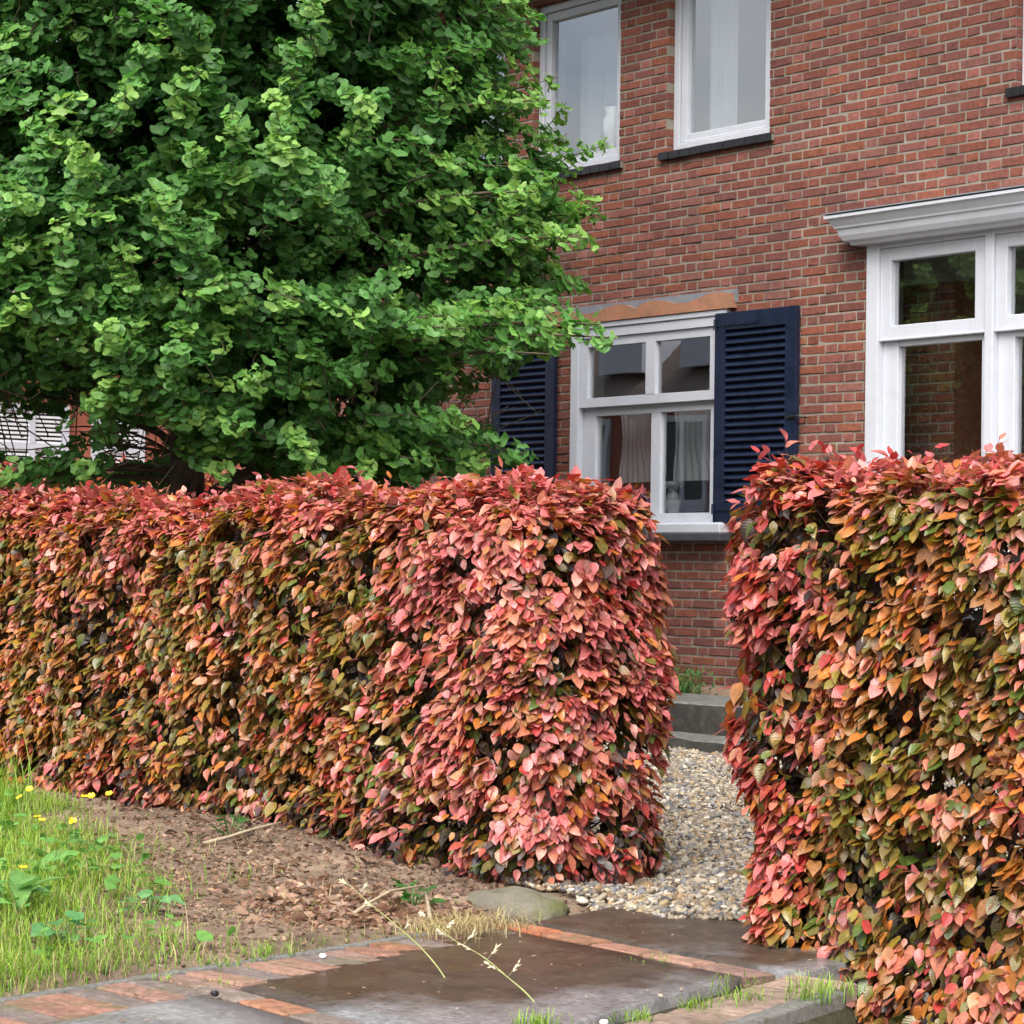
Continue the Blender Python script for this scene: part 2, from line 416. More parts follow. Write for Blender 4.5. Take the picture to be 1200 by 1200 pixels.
def hedge(root, x0, x1, y0, y1, z0, z1, r, zone_fn, dens, creases=(), seed=1, bottom_fn=None, shoots=200, lean=0.0, foot=0.0, size=0.049, faces=('front', 'top', 'left', 'right', 'back'), end_droop=1.0):
    lo = np.array([x0, y0, z0]); hi = np.array([x1, y1, z1])
    P = []
    def face(n, a, b, c):
        p = np.empty((n, 3)); p[:, 0] = a if np.isscalar(a) else rng.uniform(*a, n)
        p[:, 1] = b if np.isscalar(b) else rng.uniform(*b, n); p[:, 2] = c if np.isscalar(c) else rng.uniform(*c, n)
        P.append(p)
    lx, ly, lz = x1 - x0, y1 - y0, z1 - z0
    D = dens
    if 'front' in faces: face(int(lx * lz * D), (x0, x1), y0, (z0, z1))
    if 'top' in faces: face(int(lx * ly * D * 0.95), (x0, x1), (y0, y1), z1)
    if 'right' in faces: face(int(ly * lz * D), x1, (y0, y1), (z0, z1))
    if 'left' in faces: face(int(ly * lz * D), x0, (y0, y1), (z0, z1))
    if 'back' in faces: face(int(lx * lz * D * 0.4), (x0, x1), y1, (z0, z1))
    p = np.concatenate(P)
    q = np.clip(p, lo + r, hi - r); n = norm(p - q); s = q + n * r
    bump = 0.050 * vnoise(s, 2.6, seed) + 0.036 * vnoise(s, 8.0, seed + 1)
    for (cx, cw, cd, czt) in creases:
        bump -= cd * np.exp(-((s[:, 0] - cx) / cw) ** 2) * sstep(czt + 0.15, czt - 0.05, s[:, 2])
    u = rng.random(len(s))
    depth = np.where(u < 0.55, np.abs(rng.normal(0, 0.026, len(s))), rng.uniform(0.03, 0.20, len(s)))
    s = s + n * (bump - depth)[:, None]
    # the clipped end of a hedge is not plumb: it steps back towards its foot
    s[:, 0] += lean * np.clip((0.75 - s[:, 2]) / 0.85, 0, 1) ** 1.6 * np.exp(-np.clip(s[:, 0] - x0, 0, 9) / 0.5)
    s[:, 1] -= foot * np.clip((0.30 - s[:, 2]) / 0.5, 0, 1) * (n[:, 1] < 0.2)
    # irregular gaps between the twigs where the outer leaves are missing
    gap = vnoise(s, 7.5, seed + 5) * 0.6 + vnoise(s, 15.0, seed + 6) * 0.4
    keep = ~((gap < -0.11) & (depth < 0.085) & (rng.random(len(s)) < 0.92))
    if bottom_fn is not None:
        keep &= s[:, 2] > bottom_fn(s)
    s, n, depth = s[keep], n[keep], depth[keep]
    m = len(s)
    zone = zone_fn(s, n, depth)                       # (m, 10) weights
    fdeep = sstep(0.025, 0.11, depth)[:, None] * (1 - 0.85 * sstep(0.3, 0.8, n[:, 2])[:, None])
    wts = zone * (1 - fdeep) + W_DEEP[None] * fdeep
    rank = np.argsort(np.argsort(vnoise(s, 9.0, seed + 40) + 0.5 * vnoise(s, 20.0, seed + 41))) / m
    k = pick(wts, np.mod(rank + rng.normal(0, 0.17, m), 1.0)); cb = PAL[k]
    under = PAL[pick(np.tile(np.array([0, .05, .02, .12, .25, .34, .16, 0, .06, 0]), (m, 1)))]
    mixf = (rng.random(m) * 0.55)[:, None]
    # twig clusters share a tone
    tone = (1 + 0.16 * vnoise(s, 11.0, seed + 9) + rng.normal(0, 0.10, m))[:, None]
    tip = np.clip(cb * tone, 0.01, 0.8); base = np.clip((cb * (1 - mixf) + under * mixf) * tone, 0.01, 0.8)
    down = np.array([0, 0, -1.0])
    top = sstep(0.72, 0.98, n[:, 2])[:, None]
    side = 1 - top
    ani = np.stack([vnoise(s, 5.0, seed + 20), vnoise(s, 5.0, seed + 21), vnoise(s, 5.0, seed + 22) * 0.6], 1)
    rnd = rng.normal(0, 1, (m, 3))
    d = n * (0.58 * side + 0.22 * top) + down * (0.50 * side + 0.05 * top) + ani * (0.42 * side + 0.8 * top) + np.array([0, -0.22, 0]) * top + rnd * np.array([1, 1, .6]) * (0.34 * side + 0.45 * top)
    upref = n * 0.62 + np.array([0, 0, 0.85]) + rng.normal(0, 0.33, (m, 3))
    sz = size * np.clip(rng.lognormal(0.0, 0.25, m), 0.5, 1.6) * (1 - 0.15 * rng.random(m))
    cl = Cloud()
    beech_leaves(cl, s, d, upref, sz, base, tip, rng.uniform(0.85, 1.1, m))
    # young shoots standing proud of the trimmed faces
    tw = MB()
    idx = rng.choice(m, shoots, replace=False)
    # prefer top and edges
    pr = (0.15 + 2.2 * np.clip(n[:, 2], 0, 1) ** 2 + 0.8 * np.clip(np.abs(n[:, 0]), 0, 1)) * (depth < 0.05) * (n[:, 1] < 0.5)
    idx = rng.choice(m, shoots, replace=False, p=pr / pr.sum())
    sp, sd, su, sc, sb, ss = [], [], [], [], [], []
    for i in idx:
        ln = random.uniform(0.05, 0.14) * (1 if n[i, 2] > .5 else 0.9)
        dr = n[i] * 1.0 + np.array([0, 0, 0.25]) + rng.normal(0, 0.35, 3); dr /= np.linalg.norm(dr)
        p0 = s[i] - dr * 0.03
        p1 = p0 + dr * ln * 0.6 + np.array([0, 0, -0.003]); p2 = p0 + dr * ln + np.array([0, 0, -0.3 * ln * random.random()])
        tw.tube([p0, p1, p2], [0.0016, 0.0013, 0.0009], 4, (0.2, 0.08, 0.05), cap=False)
        nl = random.randint(3, 6)
        for j in range(nl):
            t = (j + 0.6) / nl
            pos = p0 + (p2 - p0) * t
            lat = np.cross(dr, rng.normal(0, 1, 3)); lat /= max(np.linalg.norm(lat), 1e-6)
            sp.append(pos); sd.append(dr * 0.6 + lat * (0.9 if j % 2 else -0.9) * (1 - 0.6 * t) + np.array([0, 0, -0.25]))
            su.append(np.array([0, 0, 1.0]) + rng.normal(0, 0.35, 3))
            kk = rng.choice([0, 1, 2, 3, 9], p=[.32, .22, .30, .10, .06]); c = PAL[kk] * (1 + rng.normal(0, 0.08))
            sc.append(c); sb.append(c * 0.95); ss.append(size * random.uniform(0.65, 1.05))
    beech_leaves(cl, np.array(sp), np.array(sd), np.array(su), np.array(ss), np.clip(np.array(sb), .01, .8), np.clip(np.array(sc), .01, .8))
    cl.build('foliage', M_beech, root)
    # inner twigs
    k2 = rng.choice(m, int(lx * 260), replace=False)
    for i in k2:
        pz = s[i]; inn = pz - n[i] * random.uniform(0.12, 0.30) + np.array([rng.normal(0, .05), rng.normal(0, .03), -random.uniform(0.05, 0.22)])
        midp = (pz + inn) / 2 + rng.normal(0, 0.012, 3)
        tw.tube([inn, midp, pz], [0.004, 0.003, 0.0012], 4, (0.1, 0.07, 0.05), cap=False)
    tag(tw.build('twigs', M_twig, root), kind='stuff')
    # upright stems
    x = x0 + 0.15
    while x < x1 - 0.08:
        st = MB(); yy = (y0 + y1) / 2 + random.uniform(-0.15, 0.15)
        top_z = z1 - random.uniform(0.25, 0.5); a = random.uniform(-0.06, 0.06)
        gz = -0.08
        pts = [(x + a * t + 0.015 * math.sin(5 * t + x), yy + 0.06 * math.sin(3 * t + 2 * x), gz + (top_z - gz) * t) for t in (0, .1, .25, .45, .7, 1)]
        r0 = random.uniform(0.016, 0.028)
        st.tube(pts, [r0 * 1.35, r0 * 1.1, r0, r0 * .8, r0 * .6, r0 * .3], 8)
        for b in range(3):
            an = random.uniform(0, 6.28); zb = gz + random.uniform(0.15, 0.5)
            st.tube([(x, yy, zb), (x + .12 * math.cos(an), yy + .1 * math.sin(an), zb + .16), (x + .22 * math.cos(an), yy + .2 * math.sin(an), zb + .42)], [.009, .007, .004], 6)
        st.build('stem', M_bark, root, smooth=True)
        x += random.uniform(0.22, 0.36)

def zone_long(s, n, d):
    top = sstep(1.30, 1.50, s[:, 2] + 0.10 * vnoise(s, 3.0, 31))
    end = sstep(-8.45, -7.45, s[:, 0] + 0.35 * vnoise(s, 2.2, 32))
    red = 0.45 * sstep(0.35, 0.75, vnoise(s, 3.6, 33))
    patch = 0.75 * np.exp(-((s[:, 0] + 10.15) / 0.28) ** 2) * sstep(0.8, 1.2, s[:, 2])
    pk = np.clip(np.maximum.reduce([top, end * 0.85, patch, red]), 0, 1)[:, None]
    ol = (0.75 * sstep(-0.25, 0.5, vnoise(s, 2.4, 34)))[:, None]
    w = W_PINK[None] * pk + (1 - pk) * (W_FRONT[None] * (1 - ol) + W_OLIVE[None] * ol)
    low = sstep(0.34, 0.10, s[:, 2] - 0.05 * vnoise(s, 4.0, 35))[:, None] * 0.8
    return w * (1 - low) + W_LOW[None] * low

def zone_near(s, n, d):
    top = sstep(1.36, 1.52, s[:, 2] + 0.06 * vnoise(s, 3.0, 41))
    end = sstep(-5.42, -5.85, s[:, 0] + 0.12 * vnoise(s, 2.5, 42))
    red = 0.4 * sstep(0.3, 0.8, vnoise(s, 3.6, 43))
    pk = np.clip(np.maximum(top, red), 0, 1)[:, None]
    ol = (0.25 + 0.75 * sstep(-0.5, 0.4, vnoise(s, 2.2, 44)))[:, None]
    w = W_PINK[None] * pk + (1 - pk) * (W_FRONT[None] * (1 - ol) + W_OLIVE[None] * ol)
    e = end[:, None] * 0.9
    w = w * (1 - e) + W_RED[None] * e
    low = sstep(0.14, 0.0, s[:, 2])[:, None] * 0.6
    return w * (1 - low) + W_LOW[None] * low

h1 = empty('beech_hedge', (-10.0, 5.9, 0.0))
tag(h1, 'long clipped copper beech hedge with a rounded pink end beside the gravel gap', 'hedge', 'clipped copper beech hedges')
hedge(h1, -14.6, -7.03, 5.55, 6.32, -0.07, 1.52, 0.27, zone_long, 5700, foot=0.05, creases=((-10.12, 0.09, 0.13, 1.05), (-9.0, 0.10, 0.05, 1.0), (-11.6, 0.10, 0.08, 1.1)), seed=3,
      bottom_fn=lambda s: -0.03 + 0.12 * sstep(-7.6, -9.5, s[:, 0]) + 0.06 * sstep(-7.3, -7.0, s[:, 0]) + 0.075 * vnoise(s * np.array([1, 1, 0]), 5.0, 77), shoots=330)
h2 = empty('beech_hedge', (-3.8, 5.9, 0.0))
tag(h2, 'shorter copper beech hedge with olive and orange leaves and a ragged red end', 'hedge', 'clipped copper beech hedges')
hedge(h2, -6.05, -1.7, 5.54, 6.34, -0.30, 1.53, 0.17, zone_near, 5300, lean=0.26, foot=0.10, creases=((-5.68, 0.10, 0.08, 1.3), (-5.15, 0.10, 0.04, 1.2)), seed=14,
      bottom_fn=lambda s: -0.27 + 0.30 * sstep(-5.62, -5.95, s[:, 0]) + 0.05 * vnoise(s * np.array([1, 1, 0]), 5.0, 78), shoots=320, size=0.049)

def zone_shaded(s, n, d):
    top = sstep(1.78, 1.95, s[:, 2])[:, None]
    return W_PINK[None] * top + W_LOW[None] * (1 - top)  # shade on this hedge's face is put in as darker leaf colours
h3 = empty('beech_hedge', (-18.3, 10.0, 0.0))
tag(h3, 'copper beech hedge behind the tree trunk, its shaded face coloured dark below a pink top', 'hedge', 'clipped copper beech hedges')
hedge(h3, -18.7, -18.0, 6.6, 15.0, 0.1, 1.98, 0.12, zone_shaded, 1000, seed=25, shoots=120, size=0.075)

# ------------------------------------------------------------------ ginkgo tree
def fan_template(cup, wav):
    v = [(0, 0, 0)]; u = [(0, 0.01, 0)]
    na = 7; rs = (0.55, 1.0)
    for ri, rr in enumerate(rs):
        for j in range(na):
            a = R(-66 + 132 * j / (na - 1))
            rad = rr * (1 - (0.20 if (j == 3 and ri == 1) else 0) + (0.03 * math.sin(j * 2.7) if ri else 0)) * (0.94 if j in (0, 6) else 1)
            z = cup * rr * rr * (abs(math.sin(a)) ** 1.5) + wav * ri * math.sin(j * 1.9 + 0.6)
            v.append((rad * math.sin(a), rad * math.cos(a), z - 0.12 * rr * rr)); u.append((rad * math.sin(a), rad * math.cos(a), 0))
    t = [(0, 2 + j, 1 + j) for j in range(na - 1)]
    q = [(1 + j, 2 + j, 1 + na + j + 1, 1 + na + j) for j in range(na - 1)]
    # petiole
    i = len(v); v += [(-0.015, 0, 0), (0.015, 0, 0), (0.012, -0.75, -0.06), (-0.012, -0.75, -0.06)]; u += [(0, 0.1, 0)] * 4
    q.append((i, i + 1, i + 2, i + 3))
    return np.array(v), np.array(t), np.array(q), np.array(u)
FT = [fan_template(0.30, 0.05), fan_template(0.10, -0.07), fan_template(0.45, 0.08), fan_template(-0.1, 0.10)]

TX, TY = -14.10, 8.20
def trunk_pt(z):
    return np.array([TX + 0.05 * math.sin(z * 0.9), TY + 0.04 * math.sin(z * 0.7 + 1), z])

TREE_S, TREE_BASE = 0.89, np.array([-12.58, 7.30, 0.132])     # size of this tree and the foot of its trunk
def place(v):
    return (np.asarray(v) - np.array([TX, TY, 0.0])) * TREE_S + TREE_BASE
tree = empty('ginkgo_tree', tuple(TREE_BASE))
tag(tree, 'dense green ginkgo tree with fan shaped leaves in front of the brick house', 'tree')
wood = MB()
wood.tube([trunk_pt(z) for z in (-0.25, 0.05, 0.4, 0.9, 1.5, 2.2, 3, 4, 5, 6, 7, 7.8)], [.19, .15, .128, .118, .115, .11, .09, .075, .06, .045, .03, .012], 14)
GA = 2.39996
branches = []
def rmax(z):
    return float(np.interp(z, [1.6, 2.1, 2.8, 3.8, 5.0, 6.2, 7.2, 8.0, 8.4], [1.7, 2.35, 2.50, 2.40, 2.30, 1.9, 1.25, 0.6, 0.2]))
nb = 70
for i in range(nb):
    if i < 4 or (i < 10 and -math.cos(i * GA) * .613 - math.sin(i * GA) * .79 > 0.1): continue
    zt = 1.95 + (8.1 - 1.95) * (i + 0.5) / nb
    az = i * GA + random.uniform(-.3, .3)
    Lr = rmax(zt) * random.uniform(0.80, 1.04)
    rise = np.interp(zt, [1.9, 2.6, 4, 8], [0.0, 0.35, 0.75, 1.0]) * random.uniform(.7, 1.2)
    tip = np.array([TX + Lr * math.cos(az), TY + Lr * math.sin(az) * (0.96 if math.sin(az) > 0 else 1), zt + random.uniform(-.12, .12)])
    branches.append((tip, rise, 1.0))
for tip in [(-10.72, 9.0, 2.50), (-10.80, 9.0, 2.58), (-10.92, 9.0, 3.08), (-11.28, 9.0, 3.92), (-11.45, 9.0, 1.86), (-13.75, 7.2, 2.02), (-12.05, 7.4, 2.00), (-11.25, 9.1, 2.75), (-14.3, 7.1, 1.72),
            (-11.1, 8.9, 2.42), (-11.15, 8.8, 3.35), (-11.9, 8.6, 4.6), (-11.75, 8.5, 1.80), (-12.2, 8.3, 1.72), (-15.4, 6.9, 2.3), (-12.0, 8.7, 5.1), (-11.7, 8.8, 4.25)]:
    branches.append((np.array(tip), 0.25, 1.0))
for k_ in range(7):                                    # a low bough on the street side
    branches.append((np.array([-14.2 - .12 * k_, 7.15 + .1 * k_, 1.74 + random.uniform(-.05, .16)]), 0.0, 1.0))
for k_ in range(14):                                   # the lowest bough towards the window, and the one under it
    branches.append((np.array([-11.35 - 0.10 * k_ * (k_ % 2), 9.0 - 0.09 * k_, 2.54 + random.uniform(-.03, .22)]), 0.15, 1.0))
    branches.append((np.array([-11.75 - 0.10 * k_, 8.9 - 0.07 * k_, 1.86 + random.uniform(-.07, .10)]), 0.0, 1.0))
ros_p, ros_a, ros_y = [], [], []   # rosette position, axis, leaf tone (younger and lighter at shoot tips, darker inward)
def add_rosettes(pts, spacing, t0, young, base_tone=0.0):
    pts = np.array(pts); seg = np.linalg.norm(np.diff(pts, axis=0), axis=1); cum = np.concatenate([[0], np.cumsum(seg)])
    tot = cum[-1]; k = int(tot * (1 - t0) / spacing) + 1
    for j in range(k):
        sdist = tot * t0 + (tot * (1 - t0)) * (j + random.uniform(0.2, 0.8)) / k
        i = min(np.searchsorted(cum, sdist) - 1, len(seg) - 1); i = max(i, 0)
        p = pts[i] + (pts[i + 1] - pts[i]) * ((sdist - cum[i]) / max(seg[i], 1e-6))
        tdir = (pts[i + 1] - pts[i]) / max(seg[i], 1e-6)
        out = p - np.array([TX, TY, p[2] - 0.3]); out = out / max(np.linalg.norm(out), .3)
        ax = tdir * 0.25 + np.array([0, 0, 0.50]) + out * 0.60 + rng.normal(0, 0.30, 3)
        ros_p.append(p + rng.normal(0, 0.020, 3)); ros_a.append(ax)
        ros_y.append(base_tone + young * sstep(0.15, 1.0, sdist / tot) * 0.85 + random.uniform(-0.08, 0.20))
limb_pts = []
for tip, rise, wgt in branches:
    L0 = math.hypot(tip[0] - TX, tip[1] - TY)
    zs = min(max(1.55, tip[2] - rise * L0 * 0.75), 7.6)
    p0 = trunk_pt(zs)
    pts = []
    for k in range(9):
        t = k / 8
        p = p0 + (tip - p0) * t
        p[2] += 0.16 * L0 * (4 * t * (1 - t)) * (0.3 if rise < 0.2 else 0.5)
        p[:2] += 0.05 * L0 * np.array([math.sin(3 * t + tip[0] * 5), math.sin(2.6 * t + tip[1] * 7)]) * t * (1 - t) * 2
        pts.append(p)
    limb_pts += pts[1:]
    wood.tube(pts, [max(0.024 * L0 / 2.4 * (1 - t) + 0.004, 0.004) for t in np.linspace(0, 1, 9)], 6, cap=False)
    add_rosettes(pts, 0.07, 0.45, random.choice([0.3, 0.6, 0.9]))
limb_pts = np.array(limb_pts); limb_r = np.hypot(limb_pts[:, 0] - TX, limb_pts[:, 1] - TY)
# leafy shoots fill the crown: each starts from the nearest limb and grows out and up, or hangs
nshoot = 0
while nshoot < 3900:
    z = random.uniform(1.75, 8.2); az = random.uniform(0, 2 * math.pi)
    ca, sa = math.cos(az), math.sin(az)
    facing = ca * 0.86 - sa * 0.51                       # side towards the camera keeps more shoots
    if facing < -0.2 and random.random() < 0.35: continue
    if z > 5.9 and random.random() < 0.55: continue
    fr_ = random.uniform(0.0, 1.0) ** 0.60
    rr_ = rmax(z) * (0.16 + 0.78 * fr_) * (1.0 + 0.22 * max(0.0, -ca * 0.61 - sa * 0.79))
    b = np.array([TX + rr_ * ca, TY + rr_ * sa, z])
    if z < 2.15 and rr_ < 1.0: continue
    lt_ = (b[0] - TX) * 0.613 + (b[1] - TY) * 0.79
    if (lt_ > 1.6 and 2.02 < z < 2.42) or (lt_ < -0.2 and 1.86 < z < 2.24 and random.random() < .9): continue
    if lt_ > 1.95 and z > 3.7: continue
    cl_n = float(vnoise(np.array([b * np.array([1, 1, .8])]), 1.9, 81)[0])
    if cl_n < -0.02 and fr_ > 0.45 and z > 2.3 and random.random() < 0.72: continue
    outv = np.array([ca, sa, 0.0]); tanv = np.array([-sa, ca, 0.0])
    dr = outv * random.uniform(0.15, 0.8) + tanv * random.gauss(0, 0.5) + np.array([0, 0, random.choice([1.1, 0.9, 0.7, 0.4, 0.1, -0.2]) * random.uniform(.7, 1.2)])
    dr /= np.linalg.norm(dr)
    sl = random.uniform(0.32, 0.72) * (0.8 if z > 6.5 else 1)
    e = b + dr * sl
    side = np.cross(dr, [0, 0, 1.0]); droop = np.array([0, 0, -0.10 * sl])
    mpt = b + dr * sl * 0.5 + np.array([0, 0, 0.08 * sl]) + side * random.uniform(-.08, .08)
    q_ = limb_pts[np.argmin(((limb_pts - (b - np.array([0, 0, 0.12]))) ** 2).sum(1) + 2.5 * np.clip(limb_r - rr_ + 0.15, 0, 9) ** 2)]
    q_ = b + (q_ - b) * min(1.0, 0.08 / max(np.linalg.norm(q_ - b), 1e-3))
    gap_ = np.linalg.norm(q_ - b); bow = norm(rng.normal(0, 1, 3)) * 0.12 * gap_
    wood.tube([q_, q_ + (b - q_) * .35 + bow, q_ + (b - q_) * .7 + bow * .8, b, mpt, e], [0.006, 0.0055, 0.005, 0.0045, 0.004, 0.0025], 5, cap=False)
    add_rosettes([b, mpt, e], 0.062, 0.0, random.choice([0.35, 0.7, 0.9, 1.0]) * (0.35 + 0.65 * fr_), -0.16 + 0.28 * fr_ + 0.14 * cl_n)  # inner crown coloured darker, outer shoots and dense clumps lighter
    nshoot += 1
wood.v = [tuple(p) for p in place(np.array(wood.v))]
wood.build('trunk', M_bark, tree, smooth=True)
ros_p = np.array(ros_p); ros_a = norm(np.array(ros_a)); ros_y = np.clip(np.array(ros_y), 0, 1)
dh = np.hypot(ros_p[:, 0] - TX, ros_p[:, 1] - TY)
lat_ = (ros_p[:, 0] - TX) * 0.613 + (ros_p[:, 1] - TY) * 0.79          # sideways from the trunk, along the street
rz, rr0 = ros_p[:, 2], rng.random(len(ros_p))
jit = 0.06 * vnoise(ros_p, 4.0, 55)
keep = (rz > 1.66) & ~((dh < 0.6) & (rz < 1.98)) & ~((np.abs(lat_) < 0.22) & (rz < 2.02))
keep &= ~((lat_ > 1.72 + jit) & (rz > 2.06 + jit) & (rz < 2.43 + jit) & (rr0 < 0.97))       # bare stretch between the two lowest boughs
keep &= ~((lat_ > 1.0) & (lat_ < 1.75) & (rz > 2.10 + jit) & (rz < 2.28 + jit) & (rr0 < 0.75))
keep &= ~((rz > 1.86) & (rz < 2.27 + jit) & ((lat_ < -0.64) | ((lat_ < -0.28) & (lat_ > -0.58))) & (rr0 < 0.99))
keep &= rng.random(len(rz)) < 0.97  # browsed line on the street side
keep &= ~((lat_ > 2.50 + jit) & (rz > 4.0))
ros_p, ros_a, ros_y = ros_p[keep], ros_a[keep], ros_y[keep]
NL = 10
m = len(ros_p) * NL
P = np.repeat(ros_p, NL, 0); A = np.repeat(ros_a, NL, 0); Yg = np.repeat(ros_y, NL)
ref = norm(np.cross(A, np.array([0.3, 0.9, 0.2]))); bi = np.cross(A, ref)
ph = np.tile(np.arange(NL) * 2 * math.pi / NL, len(ros_p)) + np.repeat(rng.uniform(0, 6.28, len(ros_p)), NL) + rng.normal(0, .25, m)
rad = ref * np.cos(ph)[:, None] + bi * np.sin(ph)[:, None]
el = rng.uniform(0.15, 0.75, m)[:, None]
pet = norm(rad * (1 - 0.45 * el) + A * el)
size = rng.uniform(0.038, 0.055, m) * (1 - 0.15 * Yg)
drop = rng.random(m) < 0.80
P, A, Yg, rad, el, pet, size = P[drop], A[drop], Yg[drop], rad[drop], el[drop], pet[drop], size[drop] * rng.lognormal(0, .14, drop.sum()); m = len(P)
pos = P + pet * (size * rng.uniform(0.6, 0.9, m))[:, None]
dirv = norm(rad * 0.9 + A * (0.35 * el - 0.1) + np.array([0, 0, -0.26]) + rng.normal(0, 0.30, (m, 3)))
upv = A * 0.8 + rad * 0.35 + np.array([0, 0, 0.3]) + rng.normal(0, 0.34, (m, 3))
Yv = dirv; Xv = norm(np.cross(Yv, upv)); Zv = np.cross(Xv, Yv)
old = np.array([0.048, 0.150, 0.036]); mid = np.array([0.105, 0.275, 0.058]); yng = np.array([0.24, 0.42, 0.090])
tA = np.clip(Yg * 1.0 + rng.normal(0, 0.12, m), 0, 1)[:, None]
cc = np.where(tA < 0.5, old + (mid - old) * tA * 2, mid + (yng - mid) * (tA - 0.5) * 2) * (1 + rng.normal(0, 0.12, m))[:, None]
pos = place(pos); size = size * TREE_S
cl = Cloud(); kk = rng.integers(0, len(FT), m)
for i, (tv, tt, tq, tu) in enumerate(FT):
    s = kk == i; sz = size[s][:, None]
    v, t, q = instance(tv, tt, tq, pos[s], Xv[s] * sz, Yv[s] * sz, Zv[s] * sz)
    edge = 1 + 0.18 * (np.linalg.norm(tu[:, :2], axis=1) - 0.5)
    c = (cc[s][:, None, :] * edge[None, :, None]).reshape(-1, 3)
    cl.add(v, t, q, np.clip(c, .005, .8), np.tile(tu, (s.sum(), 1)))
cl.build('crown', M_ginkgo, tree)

# ------------------------------------------------------------------ brick house
WY = 11.10                # outer face of the facade
house = empty('brick_house', (-10.0, WY, 0.0))
tag(house, 'two storey red brick house with white windows and navy shutters behind the hedges', 'house')
BP = np.array([(0.330, 0.092, 0.066), (0.365, 0.098, 0.062), (0.395, 0.112, 0.064), (0.300, 0.092, 0.074), (0.350, 0.122, 0.096), (0.265, 0.084, 0.070), (0.44, 0.15, 0.07), (0.340, 0.104, 0.080)])
BW = [.28, .20, .08, .18, .07, .07, .006, .11]
CH = 0.0625; ZB = 0.0
def brickwork(mb, X0, X1, Z0, Z1, openings, yf, jy=0.0025, reveal=0.11, mortar_m=1, brick_m=0, flip=1):
    """Flemish bond: stretcher, header, stretcher ...; each brick its own tone and wobble; openings leave holes"""
    per = 0.330; j = 0.0125
    nrow = int(round((Z1 - Z0) / CH))
    for r in range(nrow):
        za = Z0 + r * CH + j * 0.5; zb = Z0 + (r + 1) * CH - j * 0.5
        x = X0 - per + (0.0825 + 0.0825 if r % 2 else 0) + 0.006 * math.sin(r * 1.7)
        k = 0
        wob = [0.002 * math.sin(r * 0.9), 0.0]
        while x < X1:
            w = 0.213 if k % 2 == 0 else 0.092
            xa, xb = max(x, X0), min(x + w, X1); x += w + j; k += 1
            if xb - xa < 0.012: continue
            rects = [(xa, xb, za, zb, False)]
            for (ox0, ox1, oz0, oz1) in openings:
                nr = []
                for (a, b, c, d, ed) in rects:
                    if b <= ox0 or a >= ox1 or d <= oz0 or c >= oz1:
                        ed2 = ed or (abs(b - ox0) < 0.02 or abs(a - ox1) < 0.02) and c < oz1 and d > oz0
                        nr.append((a, b, c, d, ed2)); continue
                    if a < ox0: nr.append((a, ox0, c, d, True))
                    if b > ox1: nr.append((ox1, b, c, d, True))
                    aa, bb = max(a, ox0), min(b, ox1)
                    if c < oz0: nr.append((aa, bb, c, oz0, True))
                    if d > oz1: nr.append((aa, bb, oz1, d, True))
                rects = nr
            for (a, b, c, d, ed) in rects:
                if b - a < 0.012 or d - c < 0.008: continue
                col = BP[random.choices(range(8), BW)[0]] * np.array([0.83, 1.04, 1.05]) * random.uniform(0.66, 0.83)
                if w < 0.15 and random.random() < 0.4: col = np.array([0.275, 0.104, 0.082]) * random.uniform(.85, 1.05)
                yj = yf + random.uniform(-jy, jy); ta = random.uniform(-.0025, .0025); tb = random.uniform(-.002, .002)
                J = lambda: random.uniform(-0.0034, 0.0034)
                e = 0.0035; dep = reveal if ed else 0.018
                f4 = [(a + e + J(), yj + ta + tb, c + e + J()), (b - e + J(), yj - ta + tb, c + e + J()), (b - e + J(), yj - ta - tb, d - e + J()), (a + e + J(), yj + ta - tb, d - e + J())]
                r4 = [(a + J() * .6, yj + .0045, c + J() * .6), (b + J() * .6, yj + .0045, c + J() * .6), (b + J() * .6, yj + .0045, d + J() * .6), (a + J() * .6, yj + .0045, d + J() * .6)]
                b4 = [(p[0], yf + dep, p[2]) for p in r4]
                fs = [(0, 1, 2, 3)] + [(4 + q, 4 + (q + 1) % 4, (q + 1) % 4, q) for q in range(4)] + [(8 + q, 8 + (q + 1) % 4, 4 + (q + 1) % 4, 4 + q) for q in range(4)]
                mb.faces(f4 + r4 + b4, fs, tuple(np.clip(col, .02, .6)), brick_m)
    # mortar bed behind, with the same holes
    xs = sorted({X0, X1} | {min(max(v, X0), X1) for o in openings for v in o[:2]}); zs = sorted({Z0, Z1} | {min(max(v, Z0), Z1) for o in openings for v in o[2:]})
    ym = yf + 0.0055
    for a, b in zip(xs[:-1], xs[1:]):
        for c, d in zip(zs[:-1], zs[1:]):
            cx, cz = (a + b) / 2, (c + d) / 2
            if any(o[0] < cx < o[1] and o[2] < cz < o[3] for o in openings): continue
            mb.poly([(a, ym, c), (b, ym, c), (b, ym, d), (a, ym, d)], (1, 1, 1), mortar_m)
    for (a, b, c, d) in openings:
        q = 0.004
        for pts in ([(a - q, ym, c), (a - q, yf + .3, c), (a - q, yf + .3, d), (a - q, ym, d)], [(b + q, ym, c), (b + q, ym, d), (b + q, yf + .3, d), (b + q, yf + .3, c)],
                    [(a, ym, c - q), (b, ym, c - q), (b, yf + .3, c - q), (a, yf + .3, c - q)], [(a, ym, d + q), (a, yf + .3, d + q), (b, yf + .3, d + q), (b, ym, d + q)]):
            mb.poly(pts, (1, 1, 1), mortar_m)

